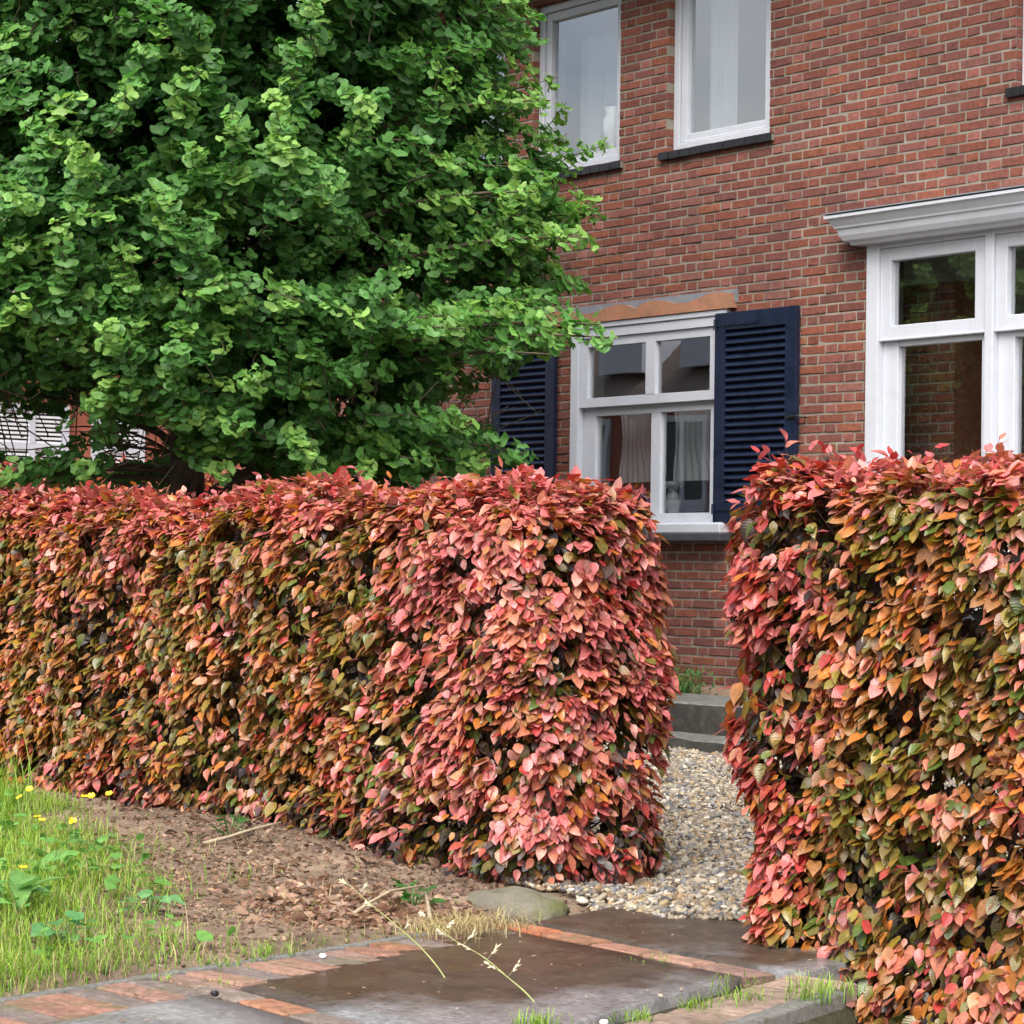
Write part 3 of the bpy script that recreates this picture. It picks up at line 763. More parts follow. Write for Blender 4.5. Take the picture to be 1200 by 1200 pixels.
HX0, HX1 = -17.8, -2.0
UP0, UP1 = 4.025, 5.27
openings = [
    (-13.66, -12.02, 1.44, 2.875),           # ground floor window
    (-10.76, -7.80, 0.95, 3.21),             # wide window
    (-14.155, -13.178, UP0, UP1), (-12.675, -11.675, UP0, UP1), (-9.615, -8.6, UP0, UP1), (-15.50, -14.50, UP0, UP1)]
wall = MB()
brickwork(wall, HX0, HX1, 0.0, 5.75, openings, WY)
# left gable end, back and right walls as plain brick shells
wallm = [M_brick, M_mortar]
sc_ = (0.28, 0.09, 0.06)
for pts in ([(HX0, WY + .009, 0), (HX0, 19, 0), (HX0, 19, 5.75), (HX0, 15.05, 9.2), (HX0, WY + .009, 5.75)], [(HX1, WY + .009, 0), (HX1, WY + .009, 5.75), (HX1, 15.05, 9.2), (HX1, 19, 5.75), (HX1, 19, 0)], [(HX0, 19, 0), (HX1, 19, 0), (HX1, 19, 5.75), (HX0, 19, 5.75)]):
    wall.poly(pts, sc_, 0)
wall.build('wall', wallm, house)
rf = MB()
for (ya, za, yb, zb) in ((WY - 0.45, 5.52, 15.05, 9.32), (15.05, 9.32, 19.45, 5.52)):
    t = 0.12
    rf.faces([(HX0 - .2, ya, za), (HX1 + .2, ya, za), (HX1 + .2, yb, zb), (HX0 - .2, yb, zb), (HX0 - .2, ya, za + t), (HX1 + .2, ya, za + t), (HX1 + .2, yb, zb + t), (HX0 - .2, yb, zb + t)],
             [(0, 3, 2, 1), (4, 5, 6, 7), (0, 1, 5, 4), (1, 2, 6, 5), (3, 0, 4, 7)])
rf.build('roof', M_roof, house)
gt = MB(); gt.box(HX0 - .2, HX1 + .2, WY - 0.55, WY - 0.42, 5.50, 5.62); gt.build('gutter', M_white, house, bevel=.01)
# plastered rooms behind the openings
rm = MB()
def room(x0, x1, y0, y1, z0, z1):
    p = [(x0, y0, z0), (x1, y0, z0), (x1, y1, z0), (x0, y1, z0), (x0, y0, z1), (x1, y0, z1), (x1, y1, z1), (x0, y1, z1)]
    rm.faces(p, [(0, 1, 2, 3), (4, 7, 6, 5), (1, 5, 6, 2), (2, 6, 7, 3), (3, 7, 4, 0)])
room(-17.6, -11.4, WY + .25, 15.5, 0.6, 3.3); room(-11.3, -4.0, WY + .25, 15.5, 0.6, 3.4); room(-17.6, -12.98, WY + .25, 14.5, 3.6, 5.7); room(-12.95, -10.9, WY + .25, 14.5, 3.6, 5.7); room(-10.8, -4, WY + .25, 14.5, 3.6, 5.7)
rm.build('interior_wall', M_plaster, house)
cb = MB(); brickwork(cb, -11.28, -10.43, 0.625, 3.0, [], 11.50); cb.box(-11.28, -10.43, 11.52, 11.9, 0.62, 3.0, (.25, .09, .06), 0)
cb.build('chimney_breast', [M_brick, M_mortar], house)

def ring(mb, x0, x1, z0, z1, yf, yb, wl, wr, wb, wt):
    mb.box(x0, x0 + wl, yf, yb, z0, z1); mb.box(x1 - wr, x1, yf, yb, z0, z1)
    mb.box(x0 + wl, x1 - wr, yf + .0005, yb, z0, z0 + wb); mb.box(x0 + wl, x1 - wr, yf + .0005, yb, z1 - wt, z1)

def pane(x0, x1, z0, z1, y, parent, mat=None):
    p = MB(); p.faces([(x0, y, z0), (x1, y, z0), (x1, y, z1), (x0, y, z1)], [(0, 1, 2, 3)])
    return p.build('pane', mat or M_glass, parent)

# --- ground floor window: two lights over two lights, flush with the bricks
w = MB()
ring(w, -13.64, -12.06, 1.505, 2.868, 11.07, 11.19, 0.078, 0.078, 0.002, 0.062)         # outer frame
ring(w, -13.56, -12.14, 2.322, 2.804, 11.085, 11.13, 0.088, 0.06, 0.064, 0.060)         # upper sash
w.box(-12.847, -12.750, 11.083, 11.13, 2.386, 2.744)                                     # upper glazing bar
w.box(-13.56, -12.14, 11.135, 11.19, 2.292, 2.322)
ring(w, -13.56, -12.14, 1.51, 2.292, 11.125, 11.17, 0.135, 0.09, 0.066, 0.03)            # lower sash
w.box(-12.830, -12.735, 11.127, 11.17, 1.576, 2.262)
win = w.build('window', M_white, house, bevel=.005)
pane(-13.47, -12.20, 2.386, 2.744, 11.115, win); pane(-13.43, -12.23, 1.576, 2.262, 11.155, win)
sl = MB(); sl.box(-13.70, -12.00, 11.005, 11.10, 1.438, 1.503); sl.box(-13.69, -12.01, 11.012, 11.10, 1.462, 1.508)
sl.build('sill', M_white, win, bevel=.008)
s2 = MB(); s2.box(-13.72, -11.98, 10.985, 11.10, 1.385, 1.437); s2.build('slate_ledge', M_slate, win, bevel=.006)

# --- wide window under a cornice
w = MB()
bx0, by = -10.752, 11.055
w.box(bx0, bx0 + .101, by, 11.19, 0.98, 3.21)
for k in range(3):
    a = -10.651 + 0.92 * k; b = a + 0.855
    ring(w, a, b, 2.620, 3.175, by + .022, by + .09, 0.086, 0.094, 0.079, 0.079)
    w.box(a, b, by + .012, by + .09, 2.606, 2.622)
    ring(w, a, b, 1.02, 2.606, by + .05, by + .11, 0.125, 0.06, 0.10, 0.034)
    w.box(a, b, by + .004, 11.19, 3.176, 3.21); w.box(a, b, by + .004, 11.19, 0.98, 1.019)
    w.box(b + .0005, b + .0645, by, 11.19, 0.98, 3.21)
w.box(-7.956, -7.85, by, 11.19, 0.98, 3.21)
bay = w.build('window', M_white, house, bevel=.005)
for k in range(3):
    a = -10.651 + 0.92 * k; b = a + 0.855
    pane(a + .084, b - .092, 2.697, 3.098, by + .06, bay); pane(a + .123, b - .058, 1.11, 2.574, by + .085, bay)
sl = MB(); sl.box(bx0 - .06, -7.80, 10.98, 11.10, 0.90, 0.978); sl.build('sill', M_slate, bay, bevel=.006)
# cornice: a moulded profile mitred back to the wall at its ends
prof = [(0.00, 3.205), (0.115, 3.205), (0.125, 3.225), (0.150, 3.232), (0.168, 3.262), (0.178, 3.300), (0.190, 3.306), (0.193, 3.318), (0.205, 3.335), (0.222, 3.362), (0.236, 3.366), (0.236, 3.384), (0.0, 3.392)]
xl, xr = -10.70, -7.90
co = MB()
fr = [(xl - o_, WY - o_, z) for o_, z in prof]; fr2 = [(xr + o_, WY - o_, z) for o_, z in prof]
bl = [(xl - o_, WY + .005, z) for o_, z in prof]; br = [(xr + o_, WY + .005, z) for o_, z in prof]
n_ = len(prof); fs = []
for k in range(n_ - 1):
    fs.append((k, n_ + k, n_ + k + 1, k + 1)); fs.append((2 * n_ + k, k, k + 1, 2 * n_ + k + 1)); fs.append((n_ + k, 3 * n_ + k, 3 * n_ + k + 1, n_ + k + 1))
co.faces(fr + fr2 + bl + br, fs)
cor = co.build('cornice', M_white, house)
fl = MB(); fl.box(xl - .243, xr + .243, WY - .243, WY + .004, 3.3935, 3.400); fl.build('lead_cap', M_lead, cor)

# --- upper windows in brick reveals
def upper(x0, x1, z0, z1, curtain):
    w = MB(); yf = WY + .055
    ring(w, x0 + .002, x1 - .002, z0 + .003, z1 - .002, yf, yf + .10, 0.055, 0.055, 0.050, 0.055)
    ring(w, x0 + .060, x1 - .060, z0 + .056, z1 - .060, yf + .018, yf + .085, 0.060, 0.060, 0.058, 0.060)
    w.box(x0 + .10, x1 - .10, yf + .010, yf + .02, z0 + .053, z0 + .068)
    o = w.build('window', M_white, house, bevel=.006)
    pane(x0 + .115, x1 - .115, z0 + .11, z1 - .115, yf + .052, o, M_glass2)
    t = MB(); x = x0 - .055
    while x < x1 + .04:
        x2 = min(x + .108, x1 + .05)
        t.box(x, x2 - .006, WY - .032 + random.uniform(-.003, .003), WY + .06, z0 - .058 + random.uniform(-.002, .002), z0 - .002 + random.uniform(-.003, .001)); x += .108
    t.box(x0 - .05, x1 + .045, WY - .022, WY + .055, z0 - .056, z0 - .010, (1, 1, 1), 1)
    t.build('sill', [M_sill, M_mortar], o, bevel=.004)
    return o
for a in openings[2:]:
    upper(*a, None)

# --- louvred shutters
def shutter(x0, x1, z0, z1, latch):
    s = MB(); yf, yb = 11.045, 11.082; st = 0.098
    s.box(x0, x0 + st, yf, yb, z0, z1); s.box(x1 - st, x1, yf, yb, z0, z1)
    s.box(x0 + st, x1 - st, yf + .001, yb, z1 - .115, z1); s.box(x0 + st, x1 - st, yf + .001, yb, z0, z0 + .13)
    z = z0 + .135
    while z < z1 - .145:
        za = z; 
        s.faces([(x0 + st, yf + .004, za), (x1 - st, yf + .004, za), (x1 - st, yb - .002, za + .034), (x0 + st, yb - .002, za + .034),
                 (x0 + st, yf + .004, za + .011), (x1 - st, yf + .004, za + .011), (x1 - st, yb - .002, za + .045), (x0 + st, yb - .002, za + .045)],
                [(0, 3, 2, 1), (4, 5, 6, 7), (0, 1, 5, 4), (2, 3, 7, 6)])
        z += .0492
    s.box(x0 + st * .9, x1 - st * .9, yb - .001, yb + .006, z0 + .1, z1 - .1)
    o = s.build('shutter', M_navy, house, bevel=.003)
    for zz in (z1 - .075, z0 + .09):
        h = MB(); hx = x0 if latch > 0 else x1
        h.box(min(hx + .02 * latch, hx + .42 * latch), max(hx + .02 * latch, hx + .42 * latch), yf - .006, yf - .0005, zz - .014, zz + .014)
        h.tube([(hx + .01 * latch, yf - .008, zz - .035), (hx + .01 * latch, yf - .008, zz + .035)], .010, 8)
        for q in (.1, .2, .3, .4): h.tube([(hx + q * latch, yf - .011, zz), (hx + q * latch, yf - .004, zz)], .008, 8)
        h.build('hinge', M_navy, o)
    l = MB(); lx = x1 if latch > 0 else x0; zz = (z0 + z1) / 2 - .02
    l.tube([(lx - .05 * latch, yf - .01, zz), (lx + .03 * latch, yf - .012, zz + .003), (lx + .055 * latch, yf + .01, zz - .004), (lx + .055 * latch, WY + .01, zz - .004)], .006, 6)
    l.box(min(lx - .075 * latch, lx - .005 * latch), max(lx - .075 * latch, lx - .005 * latch), yf - .008, yf - .0005, zz - .012, zz + .012)
    l.build('latch', M_iron, o)
    return o
shutter(-12.112, -11.352, 1.505, 2.882, 1)
shutter(-14.530, -13.800, 1.505, 2.935, -1)

# --- lintel board with a wavy top edge over a lead flashing
lb = MB(); xa, xb = -13.97, -11.955; nn = 80; yf, yb = 11.050, 11.098
top = []
for k in range(nn + 1):
    x = xa + (xb - xa) * k / nn
    u_ = abs(x + 12.93)
    z = float(np.interp(u_, [0, .03, .08, .18, .29, .42, .52, .62, .70, .77, .85, 1.05], [2.972, 2.988, 3.006, 3.020, 3.008, 2.980, 2.976, 2.990, 3.012, 3.024, 3.022, 2.995]))
    top.append((x, z))
pts = []
for x, z in top: pts += [(x, yf, 2.912), (x, yf, z), (x, yb, 2.912), (x, yb, z)]
fs = []
for k in range(nn):
    a = 4 * k; b = a + 4
    fs += [(a, b, b + 1, a + 1), (a + 1, b + 1, b + 3, a + 3), (a, a + 2, b + 2, b)]
fs += [(0, 1, 3, 2), (4 * nn, 4 * nn + 2, 4 * nn + 3, 4 * nn + 1)]
lb.faces(pts, fs); lint = lb.build('lintel_board', M_copper, house)
fl = MB(); fl.box(-13.985, -11.950, 11.072, 11.102, 2.95, 3.036); fl.build('lead_flashing', M_lead, lint)
hd = MB(); hd.box(-13.66, -12.02, 11.060, 11.10, 2.872, 2.9085); hd.build('head_board', M_white, lint, bevel=.004)
# small round wall fitting half hidden in the leaves
vt = MB(); vt.tube([(-15.55, 11.02, 2.47), (-15.55, 11.10, 2.47)], .085, 20); vt.tube([(-15.55, 11.012, 2.47), (-15.55, 11.022, 2.47)], .062, 20); vt.build('wall_vent', M_lead, house, bevel=.004)

# --- things inside the windows
def curtain(x0, x1, z0, z1, y, amp, waves, label, group=None, lower=None, mat=None, lean=0.0):
    nx, nz = 70, 14; v = []; q = []
    for j in range(nz + 1):
        t = j / nz
        for i in range(nx + 1):
            s_ = i / nx
            xx = x0 + (x1 - x0) * s_
            if lower is not None:
                ctr = lower; xx = ctr + (xx - ctr) * (1 - lean * math.sin(math.pi * min(1, t * 1.15)) * .5 - lean * .15)
            yy = y + amp * math.sin(s_ * waves * 6.283 + 0.6 * math.sin(s_ * 17)) * (0.6 + 0.4 * t)
            v.append((xx, yy, z1 + (z0 - z1) * t))
    for j in range(nz):
        for i in range(nx):
            a = j * (nx + 1) + i; q.append((a, a + 1, a + nx + 2, a + nx + 1))
    me = np_mesh('curtain', np.array(v), None, np.array(q), None, None, [mat or M_net])
    o = link('curtain', me); tag(o, label, 'curtain', group); return o
M_net2 = mat_net('fine_net', (0.62, 0.66, 0.73), 0.9)
curtain(-14.02, -13.05, 4.04, 5.05, 11.44, .030, 6, 'pale grey net curtain behind the upper window beside the tree', 'net curtains', mat=M_net2)
curtain(-12.50, -12.22, 4.04, 5.3, 11.33, .016, 5, 'thin white net curtain behind the upper window nearest the cornice', 'net curtains', mat=M_net2)
curtain(-13.38, -12.92, 1.80, 2.35, 11.30, .008, 7, 'white tied cafe curtain in the lower left pane of the shuttered window', 'tied cafe curtains', lower=-13.25, lean=.5)
curtain(-12.80, -12.20, 1.80, 2.35, 11.30, .008, 7, 'white tied cafe curtain in the lower right pane of the shuttered window', 'tied cafe curtains', lower=-12.72, lean=.5)
ck = MB()
ck.lathe([(0, 1.508), (.075, 1.508), (.078, 1.530), (.055, 1.545), (.040, 1.575), (.048, 1.62), (.056, 1.66), (.044, 1.71), (.028, 1.735), (.034, 1.75), (.072, 1.765), (.080, 1.785), (.078, 1.80), (0, 1.80)], -12.86, 11.36, 24)
o = ck.build('candle_stand', M_china, smooth=True); tag(o, 'grey baluster shaped candle stand on the inside sill of the shuttered window', 'candle stand')
# inside sill board carries it
ib = MB(); ib.box(-13.75, -11.95, 11.195, 11.50, 1.47, 1.507); ib.build('window_board', M_white, house)
fb = MB()
for k in range(70):
    a = random.uniform(0, 6.28); rr = abs(random.gauss(0, .05)); zz = 1.66 + random.uniform(-.07, .09)
    cx, cy = -13.08 + rr * math.cos(a), 11.36 + rr * math.sin(a)
    c = random.choice([(.05, .08, .35), (.35, .03, .08), (.10, .14, .45), (.06, .16, .04), (.30, .10, .25), (.06, .15, .05)])
    r_ = random.uniform(.010, .018)
    fb.faces([(cx - r_, cy, zz), (cx, cy - r_, zz - .004), (cx + r_, cy, zz), (cx, cy + r_, zz), (cx, cy, zz + r_), (cx, cy, zz - r_)], [(0, 1, 4), (1, 2, 4), (2, 3, 4), (3, 0, 4), (1, 0, 5), (2, 1, 5), (3, 2, 5), (0, 3, 5)], c)
fbr = empty('flower_bunch', (-13.08, 11.36, 1.507)); tag(fbr, 'bunch of blue and red flowers in a pot behind the shuttered window', 'flowers')
tag(fb.build('flower_heads', M_attr, fbr), kind='stuff')
pt = MB(); pt.lathe([(0, 1.508), (.038, 1.508), (.050, 1.60), (.052, 1.605), (.046, 1.605), (.040, 1.59)], -13.08, 11.36, 18, (.3, .3, .32)); pt.build('pot', M_china, fbr, smooth=True)
wo = MB(); wo.lathe([(0, 4.03), (.06, 4.03), (.05, 4.05), (.02, 4.08), (.02, 4.20), (.05, 4.24), (.07, 4.30), (.075, 4.38), (.05, 4.42), (.06, 4.47), (.055, 4.47), (.03, 4.43)], -13.52, 11.33, 20)
o = wo.build('white_vase', M_whitechina, smooth=True); tag(o, 'small white vase standing inside the upper window beside the tree', 'vase')
ib = MB(); ib.box(-14.3, -13.05, 11.26, 11.45, 3.99, 4.028); ib.build('window_board', M_white, house)

# ------------------------------------------------------------------ terrace steps by the wall
def rough_slab(name, x0, x1, y0, y1, z0, z1, mat, label=None, cat=None, group=None, parent=None, nx=40, amp=0.006, mat2=None, rim=0.008, shear=0.0):
    """stone block with uneven edges: top grid plus skirts"""
    ny = 10; xs = np.linspace(x0, x1, nx); ys = np.linspace(y0, y1, ny)
    X, Y = np.meshgrid(xs, ys, indexing='ij'); p = np.stack([X.ravel(), Y.ravel(), np.full(X.size, z1)], 1)
    edge = (np.minimum(p[:, 1] - y0, y1 - p[:, 1]) < 1e-6) | (np.minimum(p[:, 0] - x0, x1 - p[:, 0]) < 1e-6)
    p[:, 2] += amp * vnoise(p, 6, 3) - rim * edge * (1 + vnoise(p, 9, 8))
    p[:, 1] += 0.008 * vnoise(p, 7, 5) * (np.abs(p[:, 1] - y0) < 1e-6)
    p[:, 0] += shear * (p[:, 1] - y0)
    idx = np.arange(nx * ny).reshape(nx, ny)
    q = [(idx[i, j], idx[i + 1, j], idx[i + 1, j + 1], idx[i, j + 1]) for i in range(nx - 1) for j in range(ny - 1)]
    mi = [0] * len(q)
    bot = p.copy(); bot[:, 2] = z0; v = np.concatenate([p, bot]); n0 = len(p)
    def sk(a, b):
        q.append((n0 + a, n0 + b, b, a)); mi.append(1)
    for i in range(nx - 1): sk(idx[i, 0], idx[i + 1, 0]); sk(idx[i + 1, -1], idx[i, -1])
    for j in range(ny - 1): sk(idx[-1, j], idx[-1, j + 1]); sk(idx[0, j + 1], idx[0, j])
    me = np_mesh(name, v, None, np.array(q), None, None, [mat, mat2 or mat], mi, smooth=False)
    o = link(name, me, parent)
    if label: tag(o, label, cat, group)
    return o
rough_slab('stone_step', -12.6, -8.6, 9.30, 9.72, 0.0, 0.255, M_stone, 'low grey stone step at the end of the gravel, below the other step', 'step', 'stone steps to the terrace', mat2=M_riser)
rough_slab('stone_step', -12.9, -8.4, 9.66, 10.45, 0.1, 0.425, M_stone, 'higher grey stone step with a dark riser leading up to the house wall', 'step', 'stone steps to the terrace', mat2=M_riser)

# ------------------------------------------------------------------ ground
def axis(fine0, fine1, step):
    f = np.arange(fine0, fine1 + 1e-6, step)
    lo = fine0 - np.array([400, 200, 100, 50, 25, 12, 6, 3, 1.5, .7, .3]); hi = fine1 + np.array([.3, .7, 1.5, 3, 6, 12, 25, 50, 100, 200, 400])
    return np.concatenate([lo, f, hi])
PX0, PX1 = -6.42, -4.82           # paved path between its kerbs
def path_x(y):                     # the kerb drifts a little to the left with distance
    return -0.215 * (np.clip(y, 2.0, 5.4) - 3.85)
def ground_h(x, y):
    p = np.stack([x, y, np.zeros_like(x)], -1).reshape(-1, 3)
    nz = vnoise(p, 1.3, 50).reshape(x.shape); nf = vnoise(p, 9.0, 51).reshape(x.shape); nff = vnoise(p, 22.0, 52).reshape(x.shape)
    L_ = sstep(0.0, 0.10, (PX0 + path_x(y) - 0.02) - x)
    Rr = sstep(0.02, 0.14, x - (-4.80 - 0.37 * (np.clip(y, 2.0, 6.0) - 4.56) - 0.55 * sstep(5.10, 5.26, y)))
    left = 0.006 + 0.075 * sstep(0.1, 2.6, PX0 - x) + 0.025 * sstep(4.6, 5.4, y) * sstep(.5, 1.5, PX0 - x) + 0.016 * nz + 0.010 * nf + 0.006 * nff
    path = -0.032
    right = -0.13 - 0.2 * sstep(4.6, 5.2, y) + 0.01 * nf + 0.006 * nff
    front = left * L_ + path * (1 - L_) * (1 - Rr) + right * Rr
    back = 0.015 + 0.165 * sstep(5.9, 9.2, y) + 0.25 * sstep(10.3, 11.0, y) + 0.012 * nf * (1 + sstep(10.3, 10.6, y)) + 0.006 * nff
    b = sstep(5.55, 5.95, y)
    h = front * (1 - b) + back * b
    far = sstep(25, 60, np.hypot(x + 8, y - 6))
    return h * (1 - far) - 0.02 * far
xs = axis(-13.2, -3.4, 0.04); ys = axis(2.6, 11.0, 0.04)
X, Y = np.meshgrid(xs, ys, indexing='ij'); Hh = ground_h(X, Y)
V = np.stack([X.ravel(), Y.ravel(), Hh.ravel()], 1); nx, ny = X.shape
idx = np.arange(nx * ny).reshape(nx, ny)
Q = np.stack([idx[:-1, :-1], idx[1:, :-1], idx[1:, 1:], idx[:-1, 1:]], -1).reshape(-1, 4)
soil = np.array([0.205, 0.148, 0.105]); gravelc = np.array([0.19, 0.16, 0.12]); green = np.array([0.055, 0.085, 0.025]); asphalt = np.array([0.06, 0.06, 0.06]); dark = np.array([0.05, 0.045, 0.035])
x_, y_ = V[:, 0], V[:, 1]
cN = vnoise(V, 3.0, 60)[:, None]; cF = vnoise(V, 14.0, 61)[:, None]
gr = (sstep(5.7, 6.0, y_) * sstep(10.4, 10.2, y_) * sstep(-13.0, -12.0, x_))[:, None]
colr = soil * (1 + 0.22 * cN + 0.25 * cF)
colr = colr * (1 - gr) + gravelc * gr
lawn = (sstep(-13.5, -15.5, x_) * sstep(4.9, 4.5, y_) + sstep(-6.9, -8.2, x_) * sstep(4.4, 3.6, y_) * .6)[:, None]; lawn = np.clip(lawn, 0, 1)
colr = colr * (1 - lawn) + green * lawn
right_shade = (sstep(-4.85, -4.75, x_) * sstep(5.6, 5.3, y_))[:, None]; colr = colr * (1 - right_shade) + (dark * .5 + green * .25) * right_shade  # shadow under the near hedge painted into the ground colour right of the path
pathz = (sstep(-6.75, -6.6, x_ + .215 * (y_ - 3.85) * 0) * sstep(-4.6, -4.75, x_ + .37 * (y_ - 4.56)) * sstep(5.75, 5.6, y_) * sstep(-.02, .06, x_ - (PX0 + path_x(y_))))[:, None]
colr = colr * (1 - pathz) + np.array([.055, .05, .03]) * pathz
road = sstep(0.5, -0.5, y_)[:, None]; colr = colr * (1 - road) + asphalt * road
gme = np_mesh('ground', V, None, Q, np.clip(colr, .01, .5), None, [M_soil])
tag(link('ground', gme), kind='structure')

# ------------------------------------------------------------------ paving
pv = MB()
def paver(cx, cy, lx, ly, rot, z, c):
    lx -= .008; ly -= .007
    ca, sa = math.cos(rot), math.sin(rot); e = 0.004; h = 0.05
    def w_(x, y, zz): return (cx + x * ca - y * sa, cy + x * sa + y * ca, zz)
    J = lambda: random.uniform(-.003, .003)
    tz = [random.uniform(-.004, .004) for _ in range(4)]
    t = [w_(-lx / 2 + e, -ly / 2 + e, z + tz[0]), w_(lx / 2 - e, -ly / 2 + e, z + tz[1]), w_(lx / 2 - e, ly / 2 - e, z + tz[2]), w_(-lx / 2 + e, ly / 2 - e, z + tz[3])]
    r_ = [w_(-lx / 2 + J(), -ly / 2 + J(), z - .005), w_(lx / 2 + J(), -ly / 2 + J(), z - .005), w_(lx / 2 + J(), ly / 2 + J(), z - .005), w_(-lx / 2 + J(), ly / 2 + J(), z - .005)]
    b = [(p[0], p[1], z - h) for p in r_]
    pv.faces(t + r_ + b, [(0, 1, 2, 3)] + [(4 + q, 4 + (q + 1) % 4, (q + 1) % 4, q) for q in range(4)] + [(8 + q, 8 + (q + 1) % 4, 4 + (q + 1) % 4, 4 + q) for q in range(4)], c)
PC = [(.30, .160, .115), (.28, .165, .125), (.32, .19, .14), (.25, .16, .13), (.22, .175, .155), (.34, .165, .10), (.20, .16, .145)]
def pcol(): return tuple(np.array(random.choice(PC)) * random.uniform(.85, 1.1))
y = 2.0
while y < 5.02:                                            # left border, bricks laid across
    px = PX0 + float(path_x(np.array(y))) + .055
    wd = 0.30 - 0.085 * (y - 3.6)
    paver(px + wd / 2, y + .05, wd - .008, 0.100, 0.10, 0.004, pcol()); y += 0.108
y = 2.0
while y < 5.2:                                             # right border
    paver(-5.005 - 0.36 * (y - 4.56), y + .05, 0.225, 0.104, 0.30, 0.003, tuple(np.array((.28, .205, .16)) * random.uniform(.75, 1.15))); y += 0.108
for y0 in (3.655, 5.125):                                  # cross strips between the slabs
    x = -6.10 if y0 < 4 else -6.62
    while x < (-5.0 if y0 < 4 else -5.42):
        paver(x + .125, y0, 0.242, 0.108, random.uniform(-.01, .01), 0.004, pcol() if x > -6.4 else (.42, .16, .08)); x += 0.25
tag(pv.build('paving_bricks', M_paver), kind='structure')
rough_slab('path_slab', -6.07, -4.935, 3.725, 5.055, -0.05, 0.003, M_slab, shear=-.345, nx=50, amp=0.003, rim=0.002)['kind'] = 'structure'
rough_slab('path_slab', -5.58, -4.42, 2.30, 3.585, -0.05, 0.003, M_slab_dry, shear=-.345, nx=50, amp=0.003, rim=0.002)['kind'] = 'structure'
rough_slab('path_slab', -6.57, -5.30, 5.195, 5.86, -0.05, 0.010, M_slab, shear=-.3, nx=50, amp=0.003, rim=0.002)['kind'] = 'structure'

def kerb(pts, w, z0, z1, label):
    n = len(pts); v = []; q = []
    for k, (x, y) in enumerate(pts):
        jx = random.uniform(-.0016, .0016) + .004 * math.sin(k * .13 + x); jz = random.uniform(-.0022, .0022)
        v += [(x + jx, y, z0), (x + jx, y, z1 - .006 + jz), (x + .008 + jx, y, z1 + jz), (x + w - .008, y, z1 + jz), (x + w + jx * .6, y, z1 - .006 + jz), (x + w + jx * .6, y, z0)]
    for k in range(n - 1):
        for j in range(5):
            a = k * 6 + j; q.append((a, a + 6, a + 7, a + 1))
    q += [(0, 1, 2, 3), (0, 3, 4, 5), ((n - 1) * 6, (n - 1) * 6 + 3, (n - 1) * 6 + 2, (n - 1) * 6 + 1), ((n - 1) * 6, (n - 1) * 6 + 5, (n - 1) * 6 + 4, (n - 1) * 6 + 3)]
    me = np_mesh('kerb', np.array(v), None, np.array(q), None, None, [M_kerb]); o = link('kerb', me)
    tag(o, kind='structure'); return o
kerb([(PX0 + float(path_x(np.array(y))), y) for y in np.arange(2.0, 4.95, .02)], .046, -.08, .003, '')
kerb([(-4.875 - 0.37 * (y - 4.56), y) for y in np.arange(2.6, 5.10, .03)], .075, -.25, .010, '')

# ------------------------------------------------------------------ gravel
def ico():
    ph = (1 + 5 ** .5) / 2
    v = np.array([(-1, ph, 0), (1, ph, 0), (-1, -ph, 0), (1, -ph, 0), (0, -1, ph), (0, 1, ph), (0, -1, -ph), (0, 1, -ph), (ph, 0, -1), (ph, 0, 1), (-ph, 0, -1), (-ph, 0, 1)], float)
    f = [(0, 11, 5), (0, 5, 1), (0, 1, 7), (0, 7, 10), (0, 10, 11), (1, 5, 9), (5, 11, 4), (11, 10, 2), (10, 7, 6), (7, 1, 8), (3, 9, 4), (3, 4, 2), (3, 2, 6), (3, 6, 8), (3, 8, 9), (4, 9, 5), (2, 4, 11), (6, 2, 10), (8, 6, 7), (9, 8, 1)]
    return norm(v), np.array(f)
IV, IF = ico()
def subdiv(v, f):
    v = list(map(tuple, v)); cache = {}; nf = []
    def mid(a, b):
        k = (min(a, b), max(a, b))
        if k not in cache:
            m_ = (np.array(v[a]) + np.array(v[b])); m_ /= np.linalg.norm(m_); v.append(tuple(m_)); cache[k] = len(v) - 1
        return cache[k]
    for a, b, c in f:
        x, y, z = mid(a, b), mid(b, c), mid(c, a); nf += [(a, x, z), (b, y, x), (c, z, y), (x, y, z)]
    return np.array(v), np.array(nf)
IV2, IF2 = subdiv(IV, IF)
def gravel_mask(p):
    ang = np.arctan2(p[:, 1], -p[:, 0])               # bearing seen from the gate side
    return (ang > R(37.0)) & (ang < R(50.5))
ng = 150000
gp = np.stack([rng.uniform(-12.2, -5.2, ng), rng.uniform(5.62, 9.34, ng), np.zeros(ng)], 1)
gp = gp[gravel_mask(gp)]
edge_ok = gp[:, 1] > 5.80 + 0.06 * vnoise(gp, 4.0, 90) - 0.42 * sstep(-6.15, -6.75, gp[:, 0])
gp = gp[edge_ok]
gp[:, 2] = ground_h(gp[:, 0], gp[:, 1]) + rng.uniform(0.0, 0.012, len(gp)); gp[:, 2] += 0.016 * (gp[:, 1] < 5.9)
mg = len(gp)
GP = np.array([(.50, .42, .30), (.40, .33, .24), (.30, .26, .21), (.24, .24, .25), (.62, .57, .47), (.36, .24, .13), (.13, .125, .125), (.45, .34, .20), (.33, .33, .33), (.20, .15, .11)])
gc = GP[rng.choice(10, mg, p=[.18, .15, .12, .10, .12, .08, .08, .08, .05, .04])] * rng.uniform(.38, .85, (mg, 1))
sz = rng.lognormal(math.log(0.0092), 0.34, mg)
qx = norm(rng.normal(0, 1, (mg, 3)) * np.array([1, 1, .35])); qz0 = norm(np.cross(qx, norm(rng.normal(0, 1, (mg, 3)) * np.array([1, 1, .3])))); qy = np.cross(qz0, qx)
